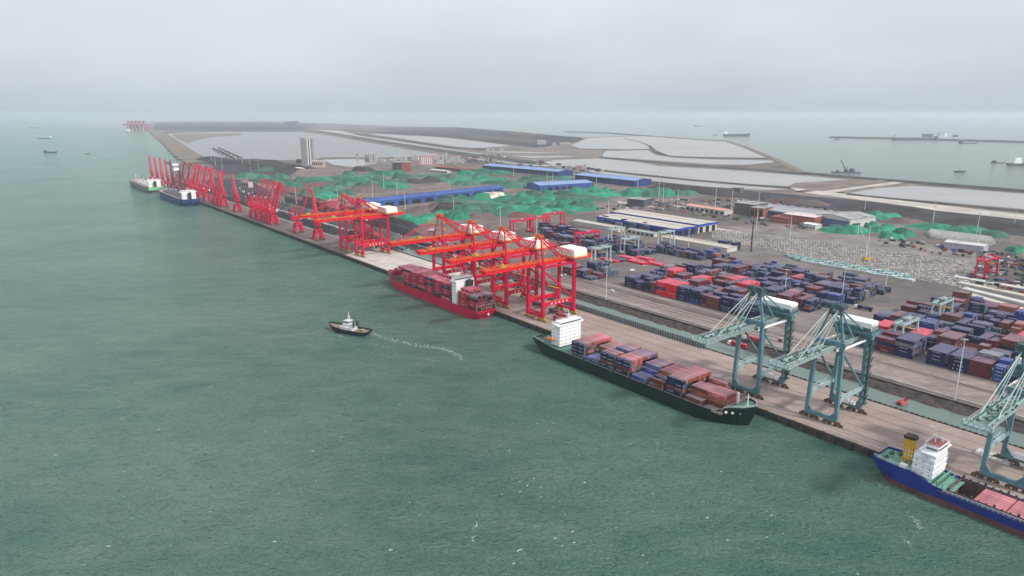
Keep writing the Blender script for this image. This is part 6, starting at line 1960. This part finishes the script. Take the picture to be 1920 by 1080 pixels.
# ---- small craft
def boat(name, label, x, y, Lpx, ang, mh, mtop, house=(.15, .4), h=3.0, mast=True, cat="boat", group=None, zz=WZ, beam=.24, hh=2.0, minL=8):
    c = PX(x, y, zz); sc = (PX(x + 1, y, zz) - c).length
    L = max(minL, Lpx * sc)
    r = empty(name, label, cat, (c.x, c.y, zz), ang, group)
    hb2, d2 = hull(L, L * beam, hh * (L / 30) ** .7, mh, mh, zboot=.2 * L / 30, bow_rise=L * .03, transom=.7, bow_len=.3, zk=-1)
    o = hb2.build("hull", [mh, mh], r); o.location = (-L / 2, 0, 0)
    o = deck_mesh(d2).build("deck", M_hatch, r); o.location = (-L / 2, 0, 0)
    zd = hh * (L / 30) ** .7; q_ = 1.25 * (L / 30) ** .5 if L > 60 else L / 30
    b = MB(); a0, a1 = house; w = L * beam * .33
    b.box(-L / 2 + L * a0, -L / 2 + L * a1, -w, w, zd, zd + h * q_); b.box(-L / 2 + L * (a0 + .04), -L / 2 + L * (a1 - .02), -w * .7, w * .7, zd + h * q_, zd + h * q_ * 1.7)
    b.build("cabin", mtop, r)
    if mast:
        b = MB(); m0 = -L / 2 + L * (a0 + a1) / 2; b.bar((m0, 0, zd), (m0, 0, zd + min(26, L * .28)), min(.9, L * .008 + .1)); b.bar((L * .38, 0, zd), (L * .38, 0, zd + min(16, L * .12)), min(.9, L * .007 + .1))
        b.build("mast", M_mast, r)
    return r
M_slate = mat("hazy_hull", (.07, .08, .10), .6, .2, .05)
boat("cargo_ship", "faint reddish ship far out on the left sea", 65, 240, 20, 0.05, mat("faded_red_hull", (.45, .08, .07), .6), M_palew, cat="ship", group="ships at anchor on the left sea", hh=2.4)
boat("cargo_ship", "long low grey ship below the faint reddish one", 85, 260, 29, -.1, M_slate, M_white, house=(.8, .95), cat="ship", group="ships at anchor on the left sea", hh=1.4)
boat("cargo_ship", "dark low ship, lowest of the three at far left", 95, 286, 26, -.06, M_dark, M_dark, house=(.04, .16), cat="ship", group="ships at anchor on the left sea", hh=1.6)
boat("workboat", "tiny boat alone on the open sea left of the harbour cranes", 164, 288, 9, 0.05, M_dark, M_white, group="ships at anchor on the left sea")
boat("cargo_ship", "dark cargo ship with stern house beyond the outer sea dike", 1381, 256, 49, -.05, M_slate, M_white, house=(.02, .16), cat="ship", h=4, hh=4.5, beam=.16)
boat("cargo_ship", "small faint ship near the horizon right of centre", 1307, 237, 14, 0, M_slate, M_slate, cat="ship")
boat("workboat", "tiny faint boat left of the dark cargo ship", 1341, 254, 8, 0, M_slate, M_slate)
boat("workboat", "small boat beside the left end of the breakwater", 1570, 262, 11, 0, M_dark, M_slate)
boat("cargo_ship", "large grey ship moored at the breakwater with white house", 1716, 263, 84, -.03, M_slate, M_palew, house=(.02, .1), cat="ship", h=4, hh=3.2, beam=.14)
boat("barge", "long low barge in front of the breakwater", 1815, 269, 34, -.04, M_dark, M_dark, house=(.02, .2), cat="barge", hh=.8)
boat("workboat", "dark workboat in the right harbour basin", 1800, 323, 22, 0.02, M_dark, M_grey, house=(.45, .65))
boat("cargo_ship", "dark ship with white house cut by the right edge", 1916, 311, 56, -.02, M_slate, M_white, house=(.2, .45), cat="ship", h=5, hh=3.2, beam=.18)
boat("pontoon", "low pontoon beside the dark ship at the right edge", 1872, 306, 26, 0, M_slate, M_slate, house=(.02, .3), cat="pontoon", hh=1.0, mast=False)
u, v = UV(1692, 757, WZ)
boat("work_punt", "small red boat floating in the dock behind the second teal crane", 1692, 757, 18, .45, mat("boat_red", (.42, .10, .09), .6), mat("boat_red_deck", (.36, .12, .10), .7), cat="boat", mast=False, zz=-3.7, beam=.45, h=1.2, hh=2.2, house=(.3, .6))
for k, (x, y) in enumerate([(1064, 535), (1078, 537), (1086, 539), (1094, 540), (1101, 542)]):
    boat("workboat", "%s of the small white and blue boats moored by the dock road" % nth(k + 1), x, y, 9, RZ + .2, M_white if k < 3 else mat("boat_blue", (.12, .22, .50), .5), M_white if k % 2 == 0 else mat("boat_blue", (.12, .22, .50), .5), group="white and blue boats at the dock road", zz=-3.7, beam=.35, mast=False)
# crane barge
c = PX(1586, 324, WZ); sc = (PX(1587, 324, WZ) - c).length
r = empty("crane_barge", "crane barge with a raised jib in the right harbour basin", "crane barge", (c.x, c.y, WZ), -.05)
L = 50 * sc
b = MB(); b.box(-L / 2, L / 2, -L * .12, L * .12, -1, 2.6); b.build("pontoon", M_slate, r)
b = MB(); b.box(L * .12, L * .30, -L * .07, L * .07, 2.6, 9); b.box(L * .15, L * .25, -L * .05, L * .05, 9, 13); b.box(-L * .34, -L * .28, -5, 5, 2.6, 7); b.build("deckhouse", M_slate, r)
b = MB(); b.box(-L * .06, L * .04, -L * .04, L * .04, 2.6, 10); b.bar((-L * .02, 0, 8), (-L * .24, 0, 38), 2.4, 2.4, 0, w2=1.6); b.bar((L * .02, 0, 9), (L * .06, 0, 20), 1.2); b.build("crane", M_dark, r)
# buildings and tanks on the breakwater
for k, (x, w_, h_, m_) in enumerate([(1733, 16, 22, M_slate), (1760, 9, 26, M_palew), (1770, 5, 32, M_white), (1788, 8, 14, M_slate)]):
    a = PX(x, 258.5); L = (PX(x + w_, 258.5) - a).length
    r = empty("port_building", "%s hazy building from the left on the breakwater" % nth(k + 1), "building", (a.x, a.y, 5), 0, "hazy buildings on the breakwater")
    MB().box(0, L, 0, L * .5, 0, h_).build("wall", m_, r)
    MB().box(-1, L + 1, -1, L * .5 + 1, h_, h_ + 2).build("roof", M_greyr, r)
# far terminal: red unloaders, berthed ship, big hall on the horizon
G_U = "far red unloaders on the horizon"
un = None
M_far = mat("dull_unloader_red", (.36, .04, .07), .7, .2, .02)
for k, x in enumerate((242, 249, 256, 263, 270)):
    if un is None:
        un = empty("ship_unloader", None, "crane", (0, 0, 0))
        b = MB()
        for sx in (-1, 1):
            for sy in (0, 1): b.bar((sx * 18, sy * 40, 0), (sx * 14, sy * 36, 60), 6, 6)
            b.bar((sx * 16, 0, 40), (sx * 16, 38, 40), 5, 5)
        b.build("portal", M_far, un)
        b = MB(); b.bar((0, -60, 62), (0, 60, 62), 12, 9); b.build("boom", M_far, un)
        b = MB(); b.bar((-10, 0, 60), (0, 6, 100), 5); b.bar((10, 0, 60), (0, 6, 100), 5); b.bar((0, 6, 100), (0, 55, 64), 4); b.bar((0, 6, 100), (0, -50, 64), 3); b.build("a_frame", M_far, un)
        o = un
    else: o = copy_tree(un)
    c = PX(x, 246); o.location = (c.x, c.y, 0); o.rotation_euler = (0, 0, RZ + .5)
    tag(o, "%s hazy red unloader from the left at the far terminal" % nth(k + 1), "crane", G_U)
boat("bulk_carrier", "pale hulled ship at the far red unloaders on the horizon", 252, 248, 34, -.1, mat("far_pale_hull", (.30, .32, .33), .6), M_white, house=(.05, .25), cat="ship", h=4, hh=2.6, beam=.2)
c = PX(534, 236)
r = empty("hall", "tall gate shaped building on the hazy horizon", "building", c, 0)
sc = (PX(535, 236) - c).length
MB().box(0, 15 * sc, 0, 60, 0, 58).build("left_block", M_slate, r)
MB().box(18 * sc, 23 * sc, 0, 60, 0, 64).build("right_block", M_slate, r)
MB().box(15 * sc, 18 * sc, 10, 50, 40, 54).build("bridge_span", M_slate, r)
# pale chute machine at the end of the coal berths
c = PX(326, 346)
r = empty("ship_loader", "white and grey ship loader between two clusters of harbour cranes", "ship loader", c, RZ)
b = MB()
for s in (-1, 1):
    b.bar((s * 8, 0, 0), (s * 4, 0, 34), 2); b.bar((s * 8, 16, 0), (s * 4, 16, 34), 2)
b.build("portal", M_dark, r)
b = MB(); b.box(-8, 8, 2, 14, 34, 40); b.box(-5, 9, 0, 14, 46, 50); b.bar((0, 8, 40), (0, 8, 46), 5); b.build("house", M_white, r)
b = MB(); b.bar((0, 8, 44), (-24, -6, 52), 3); b.box(-8.2, 2, -2, 2, 26, 33); b.build("boom", M_teald, r)
# overland conveyor lines below the lagoon
for k, (p, q) in enumerate([((400, 281), (440, 302)), ((410, 280), (455, 301))]):
    a, L, ang = frame(p, q)
    r = empty("conveyor", "%s dark conveyor line crossing the lagoon corner" % ["left", "right"][k], "conveyor", a, ang)
    MB().box(0, L, -2, 2, 6, 10).build("gallery", M_dark, r)
    for j in range(6): MB().box(L * j / 6 + 2, L * j / 6 + 4, -1.5, 1.5, -1, 6.01 - .02).build("support", M_dark, r)
# scattered yard clutter: pallets, sacks, machinery, too many to count
b = MB(); rc = random.Random(31)
def scat(n, poly, smin, smax, hs):
    xs = [p[0] for p in poly]; ys = [p[1] for p in poly]; c = 0; t = 0
    while c < n and t < n * 20:
        t += 1
        x = rc.uniform(min(xs), max(xs)); y = rc.uniform(min(ys), max(ys))
        ins = False
        for i in range(len(poly)):
            (xa, ya), (xb, yb) = poly[i], poly[(i + 1) % len(poly)]
            if (ya > y) != (yb > y) and x < (xb - xa) * (y - ya) / (yb - ya) + xa: ins = not ins
        if not ins: continue
        c += 1
        p = PX(x, y); a = rc.choice((RZ, RZ, rc.random())); s1 = rc.uniform(smin, smax); s2 = rc.uniform(smin, smax) * .5; h = rc.uniform(*hs)
        ca, sa = math.cos(a), math.sin(a)
        vs = [(p.x + i * s1 * ca - j * s2 * sa, p.y + i * s1 * sa + j * s2 * ca, z) for z in (.02, h) for i, j in ((-.5, -.5), (.5, -.5), (.5, .5), (-.5, .5))]
        b.add(vs, [(4, 5, 6, 7), (0, 1, 5, 4), (1, 2, 6, 5), (2, 3, 7, 6), (3, 0, 4, 7)], rc.choice((0, 0, 0, 1, 2, 3, 4)))
scat(260, [(1100, 395), (1230, 372), (1400, 372), (1560, 392), (1650, 415), (1500, 432), (1340, 412), (1250, 395)], 2, 9, (1, 3.5))
scat(160, [(560, 372), (700, 368), (760, 400), (700, 405)], 2, 8, (1, 3))
scat(160, [(870, 285), (1000, 300), (1150, 322), (1000, 326), (880, 310)], 5, 18, (2, 5))
scat(90, [(1640, 445), (1920, 478), (1920, 500), (1660, 462)], 2, 7, (1, 4))
scat(150, [(1850, 480), (1930, 490), (1930, 560), (1800, 530)], 2, 8, (1, 3))
scat(90, [(640, 430), (760, 440), (790, 470), (700, 470)], 2, 6, (1, 3))
scat(120, [(440, 350), (520, 372), (600, 400), (560, 410), (450, 370)], 2, 8, (1, 4))
scat(110, [(830, 480), (960, 540), (1020, 545), (860, 470)], 1.5, 6, (.8, 3))
tag(b.build("yard_clutter", [M_dark, M_palew, M_brick, mat("dull_blue_stuff", (.06, .09, .2), .8), mat("dull_green_stuff", (.07, .15, .11), .8)]), "countless small crates, sacks and machines lying about the open ground", "clutter", kind="stuff")
